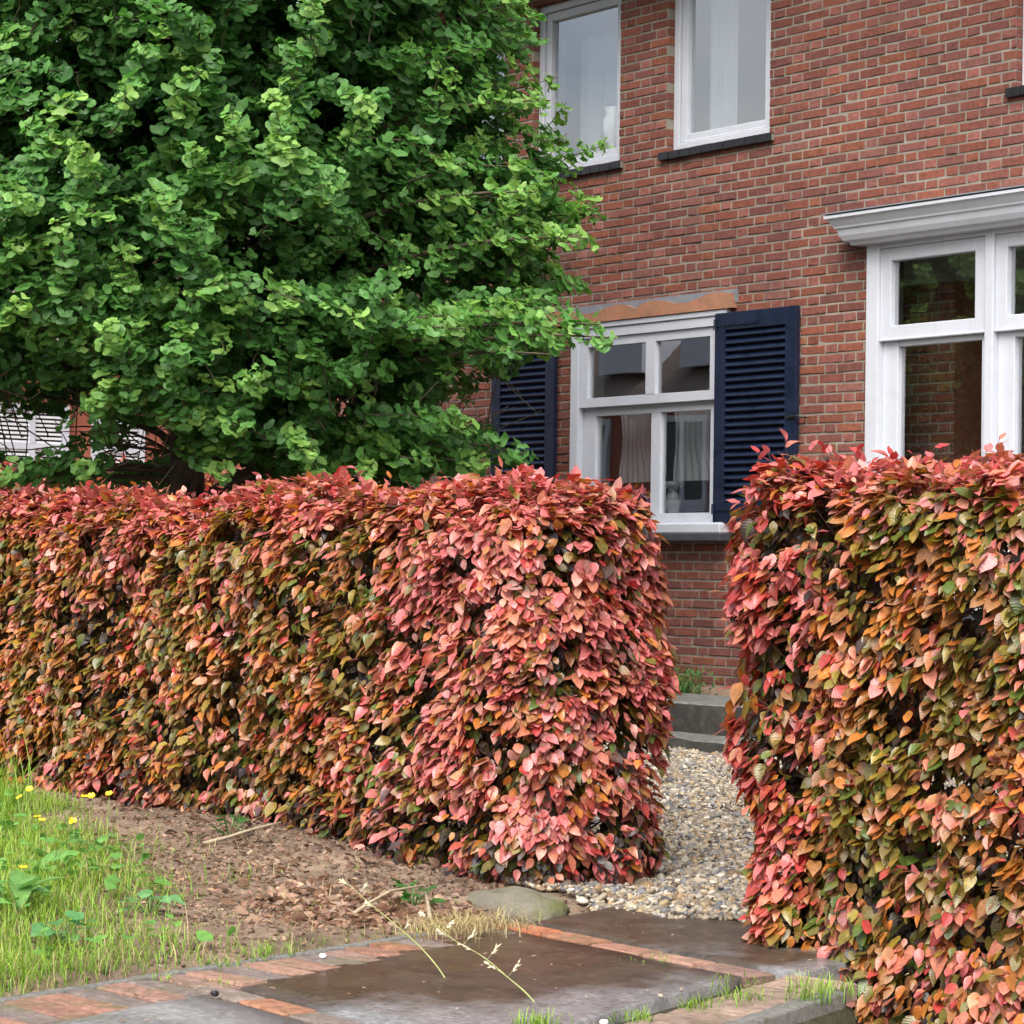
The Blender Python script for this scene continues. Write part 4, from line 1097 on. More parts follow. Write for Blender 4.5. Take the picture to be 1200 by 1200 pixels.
sx = (sz * rng.uniform(1.0, 1.6, mg))[:, None]; sy = (sz * rng.uniform(.8, 1.1, mg))[:, None]; s_z = (sz * rng.uniform(.5, .8, mg))[:, None]
near = gp[:, 1] < 7.0
gc_all = Cloud()
for mask, tv, tf in ((near, IV2, IF2), (~near, IV, IF)):
    v, t, q = instance(tv, tf, [], gp[mask], qx[mask] * sx[mask], qy[mask] * sy[mask], qz0[mask] * s_z[mask])
    gc_all.add(v, t, q, np.repeat(gc[mask], len(tv), 0), np.zeros((len(v), 3)))
go = gc_all.build('gravel', M_pebble); tag(go, 'mixed cream, grey and brown pebbles covering the garden path', 'gravel', kind='stuff')

# ------------------------------------------------------------------ grass, weeds, litter on the bank
class Blades:
    def __init__(s): s.v = []; s.q = []; s.c = []; s.u = []; s.n = 0
    def add(s, p, az, h, w, bend, c0, c1, segs=5):
        """vectorised: p (m,3), az/h/w/bend (m,)"""
        m = len(p); dirx = np.stack([np.cos(az), np.sin(az), np.zeros(m)], 1); lat = np.stack([-np.sin(az), np.cos(az), np.zeros(m)], 1)
        vs = []; cs = []
        for k in range(segs + 1):
            t = k / segs
            ang = bend * t
            off = dirx * (h * (np.sin(ang) * t * .75))[:, None] + np.array([0, 0, 1.0]) * (h * t * np.cos(ang * .75))[:, None]
            ww = (w * (1 - t ** 1.6) * .5 + .0003)[:, None]
            ctr = p + off
            vs.append(np.stack([ctr - lat * ww, ctr + lat * ww + dirx * ww * .3], 1))
            cs.append(np.repeat((c0 * (1 - t) + c1 * t)[:, None, :], 2, 1))
        V_ = np.stack(vs, 1).reshape(m, -1, 3); C_ = np.stack(cs, 1).reshape(m, -1, 3); nv = V_.shape[1]
        q = np.array([(2 * k, 2 * k + 1, 2 * k + 3, 2 * k + 2) for k in range(segs)])
        Q_ = (q[None] + (np.arange(m) * nv)[:, None, None]).reshape(-1, 4) + s.n
        s.v.append(V_.reshape(-1, 3)); s.q.append(Q_); s.c.append(C_.reshape(-1, 3)); s.n += m * nv
    def build(s, name, parent=None, mat=None):
        v = np.concatenate(s.v)
        me = np_mesh(name, v, None, np.concatenate(s.q), np.clip(np.concatenate(s.c), .005, .8), np.full((len(v), 3), .2), [mat or M_grass])
        return link(name, me, parent)

def on_ground(x, y): 
    x = np.asarray(x, float); y = np.asarray(y, float)
    return np.stack([x, y, ground_h(x, y)], -1)
gb = Blades()
GREEN0 = np.array([.09, .20, .025]); GREEN1 = np.array([.34, .52, .06]); STRAW = np.array([.42, .34, .17])
def grass_patch(n, xr, yr, hr, prob, wr=(.003, .006), straw=.08):
    x = rng.uniform(*xr, n); y = rng.uniform(*yr, n)
    pk = rng.random(n) < prob(x, y); x, y = x[pk], y[pk]; m_ = len(x)
    h = rng.uniform(*hr, m_) * (0.7 + 0.5 * rng.random(m_)); az = rng.uniform(0, 6.28, m_)
    st = (rng.random(m_) < straw)[:, None]; t = rng.normal(1, .15, m_)[:, None]
    c0 = np.where(st, STRAW, GREEN0) * t; c1 = np.where(st, STRAW * 1.1, GREEN1) * t
    gb.add(on_ground(x, y) - np.array([0, 0, .005]), az, h, rng.uniform(*wr, m_), rng.uniform(.2, 1.5, m_), c0, c1)
def d_clump(x, y, cx, cy, r): return np.exp(-(((x - cx) ** 2 + (y - cy) ** 2) / r ** 2))
# thick clump on the left, thinning out towards the bare soil under the hedge
dense = lambda x, y: np.clip(sstep(0.35, -0.35, y - (3.62 + (-6.5 - x) * .44) + 0.30 * vnoise(np.stack([x, y, x * 0], 1), 2.5, 70)) * sstep(-.03, -.10, x - (PX0 + path_x(y))), 0, 1)
grass_patch(64000, (-10.8, -6.2), (2.7, 5.3), (.04, .13), dense, (.0016, .004), .14)
sparse = lambda x, y: .5 * sstep(.0, .55, vnoise(np.stack([x, y, x * 0], 1), 3.2, 71)) * sstep(-6.5, -6.9, x) * sstep(5.35, 4.6, y) + .05
grass_patch(9500, (-10.5, -6.5), (3.2, 5.3), (.02, .085), sparse, (.002, .0045), .35)
edgeg = lambda x, y: .6 * sstep(.1, .5, vnoise(np.stack([x, y, x * 0], 1), 5.0, 72))
grass_patch(5200, (-6.95, -6.20), (2.6, 4.9), (.012, .055), lambda x, y: (.25 + edgeg(x, y)) * sstep(-.28, -.02, x - (PX0 + path_x(y))) * sstep(.05, .0, x - (PX0 + path_x(y))), (.0015, .0035), .25)
# tall wisps at the far left
for (cx, cy, n, h) in ((-9.9, 4.95, 34, .42), (-10.3, 5.0, 26, .34), (-9.5, 4.7, 22, .30)):
    x = rng.normal(cx, .06, n); y = rng.normal(cy, .05, n); t = rng.normal(1, .12, n)[:, None]
    gb.add(on_ground(x, y), rng.uniform(0, 6.28, n), rng.uniform(.5, 1.0, n) * h, rng.uniform(.004, .008, n), rng.uniform(.1, 1.2, n), GREEN0 * t, GREEN1 * t)
# tufts in the joints of the paving
for (cx, cy, n, h, sp) in ((-5.10, 4.06, 90, .055, .035), (-5.03, 4.32, 60, .045, .03), (-5.07, 4.60, 50, .05, .03), (-5.12, 4.78, 70, .06, .05), (-4.97, 4.92, 46, .10, .035), (-6.40, 3.90, 60, .035, .05), (-6.26, 3.60, 24, .03, .02), (-6.50, 4.10, 70, .05, .05), (-5.35, 4.98, 30, .03, .05), (-5.05, 5.05, 80, .07, .06), (-5.75, 5.06, 24, .02, .06), (-6.11, 3.72, 26, .025, .03)):
    x = rng.normal(cx, sp, n); y = rng.normal(cy, sp, n); t = rng.normal(1, .15, n)[:, None]
    p = np.stack([x, y, np.full(n, .0)], 1)
    gb.add(p, rng.uniform(0, 6.28, n), rng.uniform(.5, 1.1, n) * h, rng.uniform(.0018, .0035, n), rng.uniform(.3, 1.5, n), GREEN0 * t, GREEN1 * t)
go = gb.build('grass'); tag(go, 'loose green grass growing on the bank and in the paving joints', 'grass', kind='stuff')

# broad leaved weeds, each a rosette of its own
def weed(loc, n, ln, wide, label, lift=.5, cA=(.10, .24, .06), cB=(.17, .33, .09)):
    r_ = empty('leafy_weed', loc); tag(r_, label, 'weed', 'weeds on the grassy bank')
    p = np.tile(np.array(loc), (n, 1)); az = np.arange(n) * GA + rng.normal(0, .3, n); rd = np.stack([np.cos(az), np.sin(az), np.zeros(n)], 1)
    elv = rng.uniform(.15, lift, n)[:, None]
    hgt = rng.uniform(.02, .10, n)
    stem = rd * rng.uniform(.02, .07, n)[:, None] + np.array([0, 0, 1]) * hgt[:, None]
    cl_ = Cloud(); tone = rng.uniform(.85, 1.15, n)[:, None]
    beech_leaves(cl_, p + stem, rd + np.array([0, 0, 1]) * (elv * 2 - .4), np.array([0, 0, 1.]) + rd * -.2 + rng.normal(0, .2, (n, 3)), rng.uniform(.7, 1.15, n) * ln, np.array(cA) * tone, np.array(cB) * tone, np.full(n, wide))
    cl_.build('leaves', M_dleaf, r_)
    st = MB()
    for i in range(n): st.tube([loc, p[i] + stem[i] * .6, p[i] + stem[i]], [.003, .0025, .002], 5, (.12, .2, .06), cap=False)
    tag(st.build('stalks', M_attr, r_), kind='stuff')
def gz(x, y): return float(ground_h(np.array([x]), np.array([y]))[0])
def gl(x, y): return (x, y, gz(x, y))
weed(gl(-7.45, 3.72), 9, .13, .9, 'weed with long pointed pale leaves in the thick grass', .7)
weed(gl(-6.90, 3.62), 11, .075, 1.35, 'low weed with round lobed leaves beside the kerb', .4, (.07, .22, .07), (.12, .30, .11))
weed(gl(-7.05, 3.30), 9, .12, .8, 'dark leaved weed at the corner of the grass, near the kerb', .6, (.06, .18, .04), (.10, .26, .06))
weed(gl(-8.15, 4.22), 8, .09, .9, 'small weed between the buttercups and bare soil', .8)
weed(gl(-7.30, 4.15), 9, .06, 1.2, 'flat little weed on the soil beyond the round leaved one', .3, (.09, .24, .08), (.15, .32, .12))
weed(gl(-8.55, 5.22), 12, .06, 1.0, 'dark green seedling in the shade below the long hedge', .7, (.03, .10, .02), (.05, .16, .03))
weed(gl(-6.98, 5.00), 16, .05, 1.1, 'dark green seedling beside the mossy stone', .6, (.03, .10, .02), (.05, .17, .03))

gcv = Cloud(); n = 4200
x = rng.uniform(-10.2, -6.25, n); y = rng.uniform(2.8, 5.0, n); pz = vnoise(np.stack([x, y, x * 0], 1), 4.5, 73)
okg = (dense(x, y) * sstep(-.15, .45, pz) > rng.random(n)); x, y = x[okg], y[okg]; n = len(x)
az = rng.uniform(0, 6.28, n); t = rng.uniform(.8, 1.2, n)[:, None]
beech_leaves(gcv, on_ground(x, y) + np.array([0, 0, 1]) * rng.uniform(.015, .10, n)[:, None], np.stack([np.cos(az), np.sin(az), rng.uniform(-.3, .7, n)], 1), np.array([0, 0, 1.]) + rng.normal(0, .35, (n, 3)), rng.uniform(.025, .065, n), np.array([.10, .26, .05]) * t, np.array([.17, .37, .08]) * t, rng.uniform(.8, 1.5, n))
tag(gcv.build('ground_cover', M_dleaf), 'low broad leaved weeds filling the grass on the bank', 'ground cover', kind='stuff')

# buttercups
def buttercup(x, y, h, label):
    z = gz(x, y); r_ = empty('buttercup', (x, y, z)); tag(r_, label, 'flower', 'buttercups in the grass')
    dx, dy = random.uniform(-.03, .03), random.uniform(-.03, .03)
    st = MB(); st.tube([(x, y, z), (x + dx * .4, y + dy * .4, z + h * .55), (x + dx, y + dy, z + h)], [.0022, .0018, .0014], 5, (.16, .28, .05)); st.build('stem', M_attr, r_)
    fl_ = MB(); cx, cy, cz = x + dx, y + dy, z + h
    tilt = Vector((random.uniform(-.5, .5) + .3, random.uniform(-.5, .2) - .2, 1)).normalized()
    u = tilt.orthogonal().normalized(); w_ = tilt.cross(u)
    for k in range(5):
        a = k * 1.2566; d_ = u * math.cos(a) + w_ * math.sin(a); lt = tilt.cross(d_); c0 = Vector((cx, cy, cz))
        fl_.faces([c0, c0 + d_ * .007 - lt * .0065 + tilt * .003, c0 + d_ * .015 - lt * .006 + tilt * .007, c0 + d_ * .016 + lt * .006 + tilt * .007, c0 + d_ * .007 + lt * .0065 + tilt * .003], [(0, 1, 4), (1, 2, 3, 4)])
    fl_.build('petals', M_yellow, r_)
bc = [(-9.20, 4.66, .17, 'buttercup at the far edge of the grass by the tall blades'), (-9.05, 4.56, .16, 'buttercup second along the far grass edge'), (-8.80, 4.50, .12, 'buttercup low in the grass by the tall blades'),
      (-8.55, 4.42, .14, 'buttercup nearest the middle of the grass clump'), (-8.42, 4.42, .14, 'buttercup right beside the tallest flower stems'), (-8.30, 4.40, .16, 'buttercup at the soil side of the grass clump'),
      (-9.02, 4.80, .15, 'buttercup in the trio standing before bare soil, lowest one'), (-8.95, 4.82, .16, 'buttercup in the trio standing before bare soil, middle one'), (-8.86, 4.84, .17, 'buttercup in the trio standing before bare soil, tallest one'),
      (-7.75, 3.95, .09, 'single low buttercup beside the long pointed weed'), (-8.35, 4.12, .13, 'pale buttercup half hidden among grass blades'), (-9.45, 4.60, .15, 'buttercup at the picture edge above the grass')]
for a in bc: buttercup(*a)

# fallen leaves and dry straw
lt = Cloud()
def litter(n, cx, cy, sx_, sy_, size, cols, lift=.008):
    x = rng.normal(cx, sx_, n); y = rng.normal(cy, sy_, n); ok = (y < 5.9) & (x < -6.47 - .15 * sstep(4, 5, y)); x, y = x[ok], y[ok]; m_ = len(x)
    p = on_ground(x, y) + np.array([0, 0, 1]) * rng.uniform(.002, lift, m_)[:, None]
    az = rng.uniform(0, 6.28, m_); d_ = np.stack([np.cos(az), np.sin(az), rng.normal(0, .35, m_)], 1)
    c = np.array(cols)[rng.integers(0, len(cols), m_)] * rng.uniform(.75, 1.2, (m_, 1))
    beech_leaves(lt, p, d_, np.array([0, 0, 1.]) + rng.normal(0, .5, (m_, 3)), rng.uniform(.6, 1.15, m_) * size, c, c * .95, rng.uniform(.5, 1.0, m_))
TAN = [(.36, .22, .14), (.30, .17, .11), (.42, .28, .19), (.24, .13, .09), (.33, .24, .18)]
litter(620, -7.15, 4.80, .20, .13, .048, TAN, .035); litter(1500, -8.0, 4.85, .75, .30, .030, TAN + [(.14, .09, .06)] * 2, .012); litter(1300, -8.4, 4.8, 1.2, .45, .022, TAN + [(.12, .08, .055), (.18, .12, .08)], .01); litter(900, -7.2, 4.3, .5, .35, .018, TAN + [(.12, .08, .055), (.40, .33, .20)], .008)
litter(380, -6.95, 4.95, .25, .15, .04, TAN, .02); litter(500, -8.6, 5.45, 1.2, .2, .045, [(.10, .06, .045), (.16, .09, .06), (.22, .13, .09)], .02)
mm_ = 170                                                   # a few scraps on the slabs too
xs_ = rng.uniform(-6.5, -4.9, mm_); ys_ = rng.uniform(3.0, 5.7, mm_); az_ = rng.uniform(0, 6.28, mm_); cc_ = np.array(TAN + [(.45, .40, .26), (.30, .28, .12)])[rng.integers(0, 7, mm_)]
beech_leaves(lt, np.stack([xs_, ys_, np.full(mm_, .012)], 1), np.stack([np.cos(az_), np.sin(az_), az_ * 0], 1), np.array([0, 0, 1.]) + rng.normal(0, .25, (mm_, 3)), rng.uniform(.008, .022, mm_), cc_, cc_, rng.uniform(.3, .8, mm_))
nc = 15000                                                  # crumbs of soil
cx_ = rng.uniform(-10.6, -6.3, nc); cy_ = rng.uniform(2.9, 5.65, nc); okc = (cx_ < PX0 + path_x(cy_) - .02) & (vnoise(np.stack([cx_, cy_, cx_ * 0], 1), 3.0, 95) + rng.normal(0, .4, nc) > -.1); cx_, cy_ = cx_[okc], cy_[okc]; nc = len(cx_)
cs_ = rng.lognormal(math.log(.0042), .5, nc)[:, None]; ax_ = norm(rng.normal(0, 1, (nc, 3))); az0 = norm(np.cross(ax_, rng.normal(0, 1, (nc, 3)))); ay_ = np.cross(az0, ax_)
cv_, ct_, cq_ = instance(IV, IF, [], on_ground(cx_, cy_) + np.array([0, 0, .002]), ax_ * cs_ * 1.3, ay_ * cs_, az0 * cs_ * .8)
cc_ = np.array([.17, .12, .085]) * rng.uniform(.5, 1.5, (nc, 1))
cru = Cloud(); cru.add(cv_, ct_, cq_, np.repeat(cc_, len(IV), 0), np.zeros((len(cv_), 3)))
tag(cru.build('soil_crumbs', M_soil), 'small brown crumbs of earth on the bare bank', 'soil', kind='stuff')
lo = lt.build('leaf_litter', M_dleaf); tag(lo, 'dry brown fallen beech leaves scattered on the soil', 'leaves', kind='stuff')
sb = Blades(); n = 420
x = rng.normal(-6.46, .07, n); y = rng.normal(4.83, .10, n)
p = np.stack([x, y, .008 + rng.uniform(0, .03, n)], 1); t = rng.uniform(.75, 1.2, n)[:, None]
sb.add(p, rng.uniform(0, 6.28, n), rng.uniform(.05, .13, n), rng.uniform(.002, .004, n), rng.uniform(1.5, 2.3, n), STRAW * t, STRAW * 1.1 * t)
o = sb.build('dry_grass'); tag(o, 'small heap of pale dry grass lying on the brick border', 'dry grass', kind='stuff')

# mossy stone at the foot of the hedge
def lump(name, c, s_, label, cat, mat, seed, flat=0.0, rot=0.0):
    v, f_ = IV2.copy(), IF2
    v, f_ = subdiv(v, f_); v, f_ = subdiv(v, f_)
    pw = np.sign(v) * np.abs(v) ** 0.75
    k = 1 + .16 * vnoise(v + seed, 1.6, seed) + .06 * vnoise(v + seed, 5.0, seed) + .02 * vnoise(v, 14.0, seed)
    v = pw * k[:, None] * np.array(s_)
    ca, sa = math.cos(rot), math.sin(rot)
    v = np.stack([v[:, 0] * ca - v[:, 1] * sa, v[:, 0] * sa + v[:, 1] * ca, v[:, 2]], 1) + np.array(c)
    me = np_mesh(name, v, f_, None, None, None, [mat]); o_ = link(name, me); tag(o_, label, cat); return o_
lump('mossy_stone', (-6.86, 5.36, -0.02), (.25, .12, .095), 'rounded mossy stone under the end of the long hedge', 'stone', M_moss, 4, rot=-0.12)
lump('pebble', (-6.33, 4.20, .012), (.011, .009, .007), 'single white pebble lying on the brick border of the path', 'pebble', M_whitechina, 6)
lump('pebble', (-5.93, 3.58, .014), (.010, .012, .008), 'single dark pebble lying on the grey paving slab', 'pebble', M_sill, 7)
lump('pebble', (-5.00, 4.20, .014), (.012, .009, .007), 'pale pebble beside a grass tuft at the path edge', 'pebble', M_whitechina, 9)

# dead twigs on the soil
def stick(pts, r0, label):
    s = MB(); s.tube(pts, [r0 * (1 - .6 * k / (len(pts) - 1)) for k in range(len(pts))], 7, (.3, .24, .16))
    o_ = s.build('dead_twig', M_straw, smooth=True); tag(o_, label, 'twig', 'dead twigs on the soil')
stick([(-8.44, 5.03, .10), (-8.40, 5.12, .125), (-8.37, 5.22, .155), (-8.33, 5.32, .18)], .009, 'greenish dead twig leaning out from below the long hedge')
stick([(-6.95, 4.72, .02), (-6.98, 4.82, .055), (-7.00, 4.92, .085), (-6.96, 5.02, .10)], .008, 'pale curved dead twig beside the leaf litter')
stick([(-6.74, 4.90, .02), (-6.84, 4.96, .06), (-6.94, 5.02, .085)], .009, 'pale dead twig lying towards the mossy stone')

# grass stalks with seed heads in front of the slabs
def seed_stalk(pts, heads, label):
    r_ = empty('grass_stalk', pts[0]); tag(r_, label, 'grass stalk', 'seed headed grass stalks by the path')
    P_ = [Vector(p) for p in pts]
    # smooth the polyline
    fine = []
    for k in range(len(P_) - 1):
        a = P_[max(k - 1, 0)]; b = P_[k]; c = P_[k + 1]; d_ = P_[min(k + 2, len(P_) - 1)]
        for j in range(6):
            t = j / 6
            fine.append(0.5 * ((2 * b) + (c - a) * t + (2 * a - 5 * b + 4 * c - d_) * t * t + (3 * b - a - 3 * c + d_) * t ** 3))
    fine.append(P_[-1])
    s = MB(); nf_ = len(fine); s.tube(fine, [.0030 * (1 - .72 * k / nf_) for k in range(nf_)], 6, (.30, .33, .12)); s.build('stem', M_straw, r_, smooth=True)
    hs = MB()
    for (t0, cnt, ln, sgn) in heads:
        b = fine[int(t0 * (nf_ - 1))]
        ax = (fine[min(int(t0 * (nf_ - 1)) + 1, nf_ - 1)] - fine[max(int(t0 * (nf_ - 1)) - 1, 0)]).normalized()
        br_ = (ax * .5 + Vector((.61, .79, 0)) * sgn * .7 + Vector((0, 0, .35))).normalized()
        hs.tube([b, b + br_ * ln], [.0008, .0005], 4, (.4, .36, .2))
        for q_ in range(cnt):
            c = b + br_ * ln * (.35 + .65 * (q_ + 1) / cnt); d_ = (br_ + Vector((random.uniform(-.5, .5), random.uniform(-.5, .5), random.uniform(-.6, .3)))).normalized()
            hs.tube([c, c + d_ * .008, c + d_ * .018], [.0007, .0029, .0003], 5, (.55, .50, .34))
    tag(hs.build('seed_heads', M_straw, r_, smooth=True), kind='stuff')
seed_stalk([(-5.30, 4.26, -.04), (-5.42, 4.28, .015), (-5.53, 4.29, .05), (-5.66, 4.30, .09), (-5.80, 4.30, .12), (-5.92, 4.30, .165)], [(.40, 7, .05, 1), (.46, 8, .055, -1), (.58, 8, .05, 1), (.66, 8, .055, -1), (.74, 9, .05, 1), (.80, 9, .05, -1), (.88, 8, .035, 1), (1.0, 9, .025, -1)], 'grass stalk with open pale seed heads arching over the middle of the wet slab')
seed_stalk([(-5.70, 4.30, -.13), (-5.77, 4.30, -.06), (-5.86, 4.30, .02), (-5.97, 4.30, .08), (-6.10, 4.30, .13), (-6.24, 4.30, .18), (-6.36, 4.30, .225)], [(.62, 5, .02, 1), (.80, 7, .03, -1), (.90, 8, .03, 1), (.97, 8, .03, -1)], 'long thin grass stalk leaning left towards the dead twigs')

# small plants growing at the foot of the house wall
def tuft_plant(x, y, h, n, c0, c1, label, w_=.006, spread=.05):
    z = gz(x, y); r_ = empty('wall_plant', (x, y, z)); tag(r_, label, 'plant', 'small plants along the house wall')
    b = Blades(); t = rng.uniform(.8, 1.2, n)[:, None]
    b.add(np.stack([rng.normal(x, spread, n), rng.normal(y, spread * .6, n), np.full(n, z - .01)], 1), rng.uniform(0, 6.28, n), rng.uniform(.5, 1.1, n) * h, np.full(n, w_), rng.uniform(.2, 1.3, n), np.array(c0) * t, np.array(c1) * t)
    tag(b.build('stalks', r_), kind='stuff')
    cl_ = Cloud(); k = n * 2; zz = rng.uniform(.2, 1.0, k)
    p_ = np.stack([rng.normal(x, spread * 1.3, k), rng.normal(y, spread, k), z + h * .85 * zz], 1); d_ = rng.normal(0, 1, (k, 3)) + np.array([0, 0, .6]); tt = rng.uniform(.8, 1.2, k)[:, None]
    beech_leaves(cl_, p_, d_, rng.normal(0, .6, (k, 3)) + np.array([0, -.3, 1.]), rng.uniform(.02, .04, k), np.array(c0) * tt, np.array(c1) * tt, np.full(k, .6)); cl_.build('leaves', M_dleaf, r_)
tuft_plant(-12.02, 10.72, .24, 140, (.05, .14, .03), (.10, .24, .05), 'bushy bright green plant at the wall foot by the near hedge', spread=.09)
tuft_plant(-12.62, 10.78, .26, 120, (.10, .15, .09), (.17, .23, .14), 'grey green feathery plant at the wall foot by the long hedge', spread=.08)
tuft_plant(-12.32, 10.72, .09, 50, (.08, .12, .05), (.13, .18, .07), 'tiny plant between the two larger ones at the wall foot', spread=.06)

# ------------------------------------------------------------------ neighbouring house behind the tree
nh = empty('neighbour_house', (-25.0, 14.0, 0.0)); tag(nh, 'neighbouring house with white framed windows and blinds, glimpsed below the tree', 'house')
M_far = mat_simple('distant_brick', (0.30, 0.10, 0.065), 0.85, 0.25, 9.0, 0.3, 40.0, 0.2)
nw = MB(); nw.box(-31, -25.0, 10.0, 19.0, 0, 3.6); nw.build('wall', M_far, nh)
rr = MB(); rr.faces([(-31.3, 9.8, 3.6), (-24.6, 9.8, 3.6), (-24.6, 19.2, 3.6), (-31.3, 19.2, 3.6), (-28, 9.8, 5.6), (-28, 19.2, 5.6)], [(0, 3, 2, 1), (1, 2, 5, 4), (3, 0, 4, 5), (0, 1, 4), (2, 3, 5)]); rr.build('roof', M_roof, nh)
for (ya, yb, ztop, split) in ((11.62, 13.06, 2.92, (12.08, 12.61)), (13.36, 14.02, 2.80, ())):
    f_ = MB(); ring(f_, 0, 1, 0, 1, 0, 1, .1, .1, .1, .1); f_ = MB()
    def yb_box(a, b, c, d, xf=-24.94, xb=-24.998): f_.box(xb, xf, a, b, c, d)
    yb_box(ya, ya + .07, 1.1, ztop); yb_box(yb - .07, yb, 1.1, ztop); yb_box(ya + .07, yb - .07, ztop - .08, ztop, -24.942); yb_box(ya + .07, yb - .07, 1.1, 1.2, -24.942); yb_box(ya + .07, yb - .07, 2.42, 2.49, -24.944)
    for s_ in split: yb_box(s_ - .035, s_ + .035, 1.2, 2.42, -24.941); yb_box(s_ - .035, s_ + .035, 2.49, ztop - .08, -24.941)
    wo_ = f_.build('window', M_white, nh)
    pb = MB(); pb.faces([(-24.992, ya + .07, 1.2), (-24.992, yb - .07, 1.2), (-24.992, yb - .07, ztop - .08), (-24.992, ya + .07, ztop - .08)], [(0, 1, 2, 3)]); pb.build('pane', M_slate, wo_)
    bl_ = MB(); z = 2.30
    while z < ztop - .09:
        bl_.box(-24.975, -24.962, ya + .08, yb - .08, z, z + .026); z += .047
    bl_.build('blind', M_blind, wo_)

# ------------------------------------------------------------------ what the window panes mirror: house and trees over the road
oh = empty('opposite_house', (-36.0, -9.0, 0.0)); tag(oh, 'brick house over the road with dark roof, mirrored in the shuttered window', 'house')
ow = MB(); ow.box(-46, -28, -17, -9.0, 0, 4.5); ow.build('wall', M_far, oh)
orf = MB(); orf.faces([(-46.3, -8.6, 4.4), (-27.7, -8.6, 4.4), (-27.7, -13, 8.3), (-46.3, -13, 8.3), (-46.3, -17.4, 4.4), (-27.7, -17.4, 4.4)], [(0, 1, 2, 3), (3, 2, 5, 4), (0, 3, 4), (1, 5, 2)]); orf.build('roof', M_roof, oh)
for k in range(6):
    xa_ = -44.6 + 2.9 * k
    f_ = MB(); ring(f_, xa_, xa_ + 1.5, 2.4, 4.1, -8.99, -8.92, .12, .12, .12, .12); f_.box(xa_ + .70, xa_ + .80, -8.985, -8.93, 2.52, 3.98); f_.box(xa_ - .08, xa_ + 1.58, -8.99, -8.84, 2.27, 2.39)
    o_ = f_.build('window', M_white, oh)
    p_ = MB(); p_.faces([(xa_ + .12, -8.975, 2.52), (xa_ + 1.38, -8.975, 2.52), (xa_ + 1.38, -8.975, 3.98), (xa_ + .12, -8.975, 3.98)], [(0, 1, 2, 3)]); p_.build('pane', M_slate, o_)
for k in range(2):
    xa_ = -37.6 + 2.4 * k
    sk_ = MB(); sk_.box(xa_, xa_ + 1.3, -10.3, -9.0, 5.0, 6.0); sk_.build('dormer', M_white, oh)

def street_tree(x, y, h, rad_, label, seed):
    t = empty('street_tree', (x, y, 0)); tag(t, label, 'tree', 'trees over the road')
    tr_ = MB(); tr_.tube([(x, y, -.1), (x + .05, y, 1.5), (x, y + .1, h * .55), (x + .1, y, h * .85)], [.24, .19, .12, .04], 10)
    for k in range(9):
        a = k * GA; z = h * (.3 + .05 * k); tr_.tube([(x, y, z), (x + rad_ * .4 * math.cos(a), y + rad_ * .4 * math.sin(a), z + .6), (x + rad_ * .8 * math.cos(a), y + rad_ * .8 * math.sin(a), z + .9)], [.07, .05, .02], 6)
    tr_.build('trunk', M_bark, t, smooth=True)
    n_ = 9000; u = norm(rng.normal(0, 1, (n_, 3))); r_ = rng.random(n_) ** .4
    k_ = 1 + .25 * vnoise(u * 2 + seed, 1.5, seed) + .15 * vnoise(u * 2 + seed, 4, seed)
    p_ = np.array([x, y, h * .62]) + u * (r_ * k_)[:, None] * np.array([rad_, rad_, h * .40])
    cl_ = Cloud(); tn = rng.uniform(.7, 1.25, n_)[:, None]
    beech_leaves(cl_, p_, rng.normal(0, 1, (n_, 3)), rng.normal(0, .6, (n_, 3)) + np.array([0, 0, 1.]), rng.uniform(.18, .34, n_), np.array([.05, .11, .025]) * tn, np.array([.08, .16, .03]) * tn)
    cl_.build('crown', M_dleaf, t)
street_tree(-26.0, -12.0, 7.4, 2.9, 'broad green tree over the road, mirrored in the wide window', 5)
street_tree(-19.5, -12.5, 7.4, 3.2, 'second green tree over the road, farther along than the mirrored house', 8)

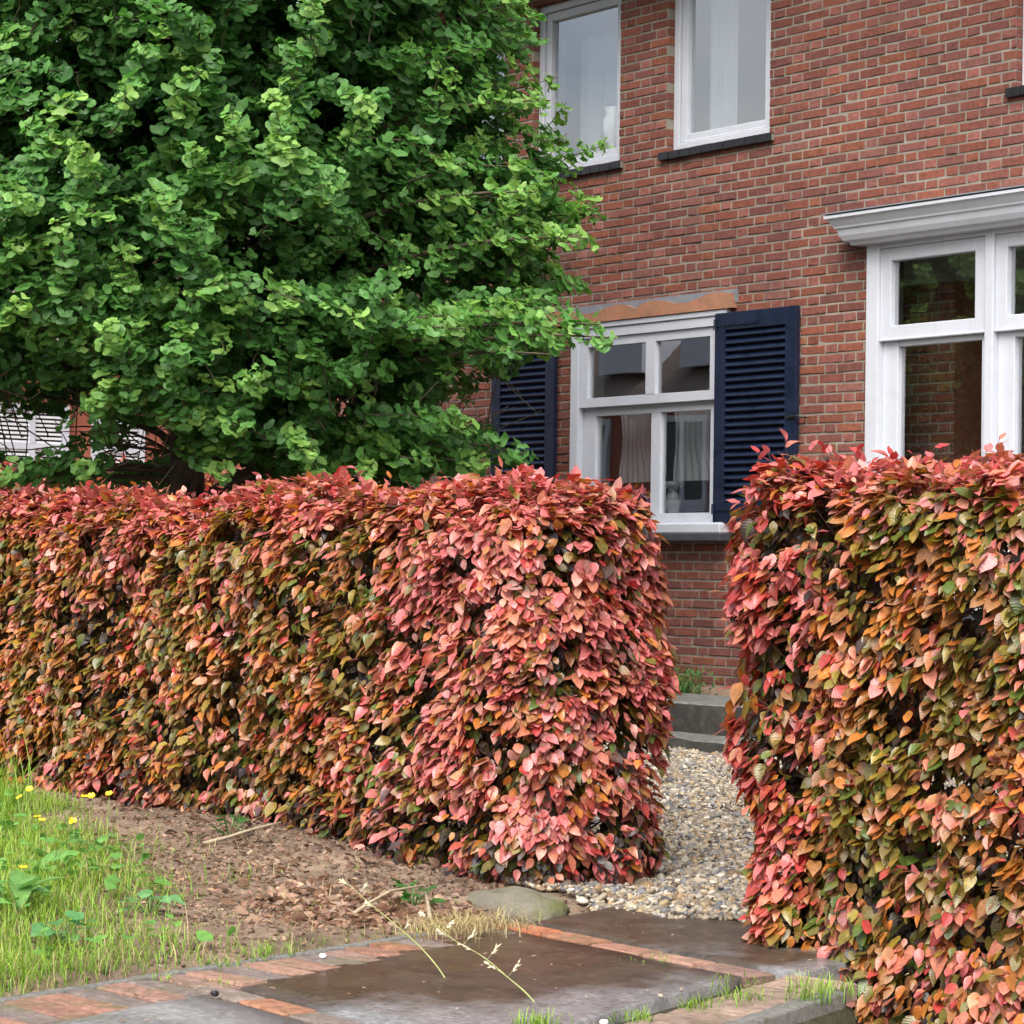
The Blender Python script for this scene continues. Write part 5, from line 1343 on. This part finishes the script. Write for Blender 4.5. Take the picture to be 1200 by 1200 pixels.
# ------------------------------------------------------------------ light
SUN_EL, SUN_AZ = 52.0, 215.0
w = bpy.data.worlds.new('World'); scene.world = w; w.use_nodes = True
nt = w.node_tree; nt.nodes.clear()
out = nt.nodes.new('ShaderNodeOutputWorld'); bg = nt.nodes.new('ShaderNodeBackground'); bg.inputs[1].default_value = 0.15
sky = nt.nodes.new('ShaderNodeTexSky'); sky.sky_type = 'NISHITA'; sky.sun_disc = False
sun_dir = Vector((0.42, -0.60, 0.95)).normalized()       # towards the sun
sky.sun_elevation = math.asin(sun_dir.z); sky.sun_rotation = math.atan2(sun_dir.x, sun_dir.y)
sky.air_density = 1.0; sky.dust_density = 6.0; sky.ozone_density = 1.0
hs = nt.nodes.new('ShaderNodeHueSaturation'); hs.inputs['Saturation'].default_value = 0.95
L(nt, sky.outputs[0], hs.inputs['Color'])
tcw = nt.nodes.new('ShaderNodeTexCoord'); mp = nt.nodes.new('ShaderNodeMapping'); mp.inputs['Scale'].default_value = (1, 1, 2.6); L(nt, tcw.outputs['Generated'], mp.inputs[0])
cn = N(nt, 'ShaderNodeTexNoise', Scale=3.2, Detail=7.0, Roughness=0.55); L(nt, mp.outputs[0], cn.inputs['Vector'])
cf = ramp(nt, cn.outputs[0], [(0.40, g(0)), (0.62, g(0.75))])
bw = nt.nodes.new('ShaderNodeRGBToBW'); L(nt, hs.outputs[0], bw.inputs[0])
cm = N(nt, 'ShaderNodeMath', operation='MULTIPLY'); L(nt, bw.outputs[0], cm.inputs[0]); cm.inputs[1].default_value = 1.55
L(nt, mixcol(nt, cf, hs.outputs[0], cm.outputs[0]), bg.inputs[0]); L(nt, bg.outputs[0], out.inputs[0])
sl_ = bpy.data.lights.new('sun', 'SUN'); sl_.energy = 1.5; sl_.angle = R(50); sl_.color = (1.0, 0.97, 0.93)
so = bpy.data.objects.new('sun', sl_); COL.objects.link(so); so.rotation_euler = sun_dir.to_track_quat('Z', 'Y').to_euler()

# ------------------------------------------------------------------ camera
cd = bpy.data.cameras.new('camera'); cam = bpy.data.objects.new('camera', cd); COL.objects.link(cam)
Rv = Vector((0.61247077, 0.79036932, 0.01399617)); Uv = Vector((0.00876918, -0.02449779, 0.99966142)); Fv = Vector((-0.79044459, 0.61214067, 0.02193507))
mw = Matrix(((Rv.x, Uv.x, -Fv.x, 0), (Rv.y, Uv.y, -Fv.y, 0), (Rv.z, Uv.z, -Fv.z, 1.2), (0, 0, 0, 1)))
cam.matrix_world = mw
cd.sensor_width = 36; cd.lens = 36 * 2917 / 1200; cd.clip_end = 2000; cd.clip_start = 0.05
scene.camera = cam
scene.view_settings.view_transform = 'Standard'; scene.view_settings.look = 'None'
scene.view_settings.exposure = 0.82; scene.view_settings.gamma = 1
scene.cycles.max_bounces = 8; scene.cycles.transparent_max_bounces = 12
scene.cycles.use_denoising = True
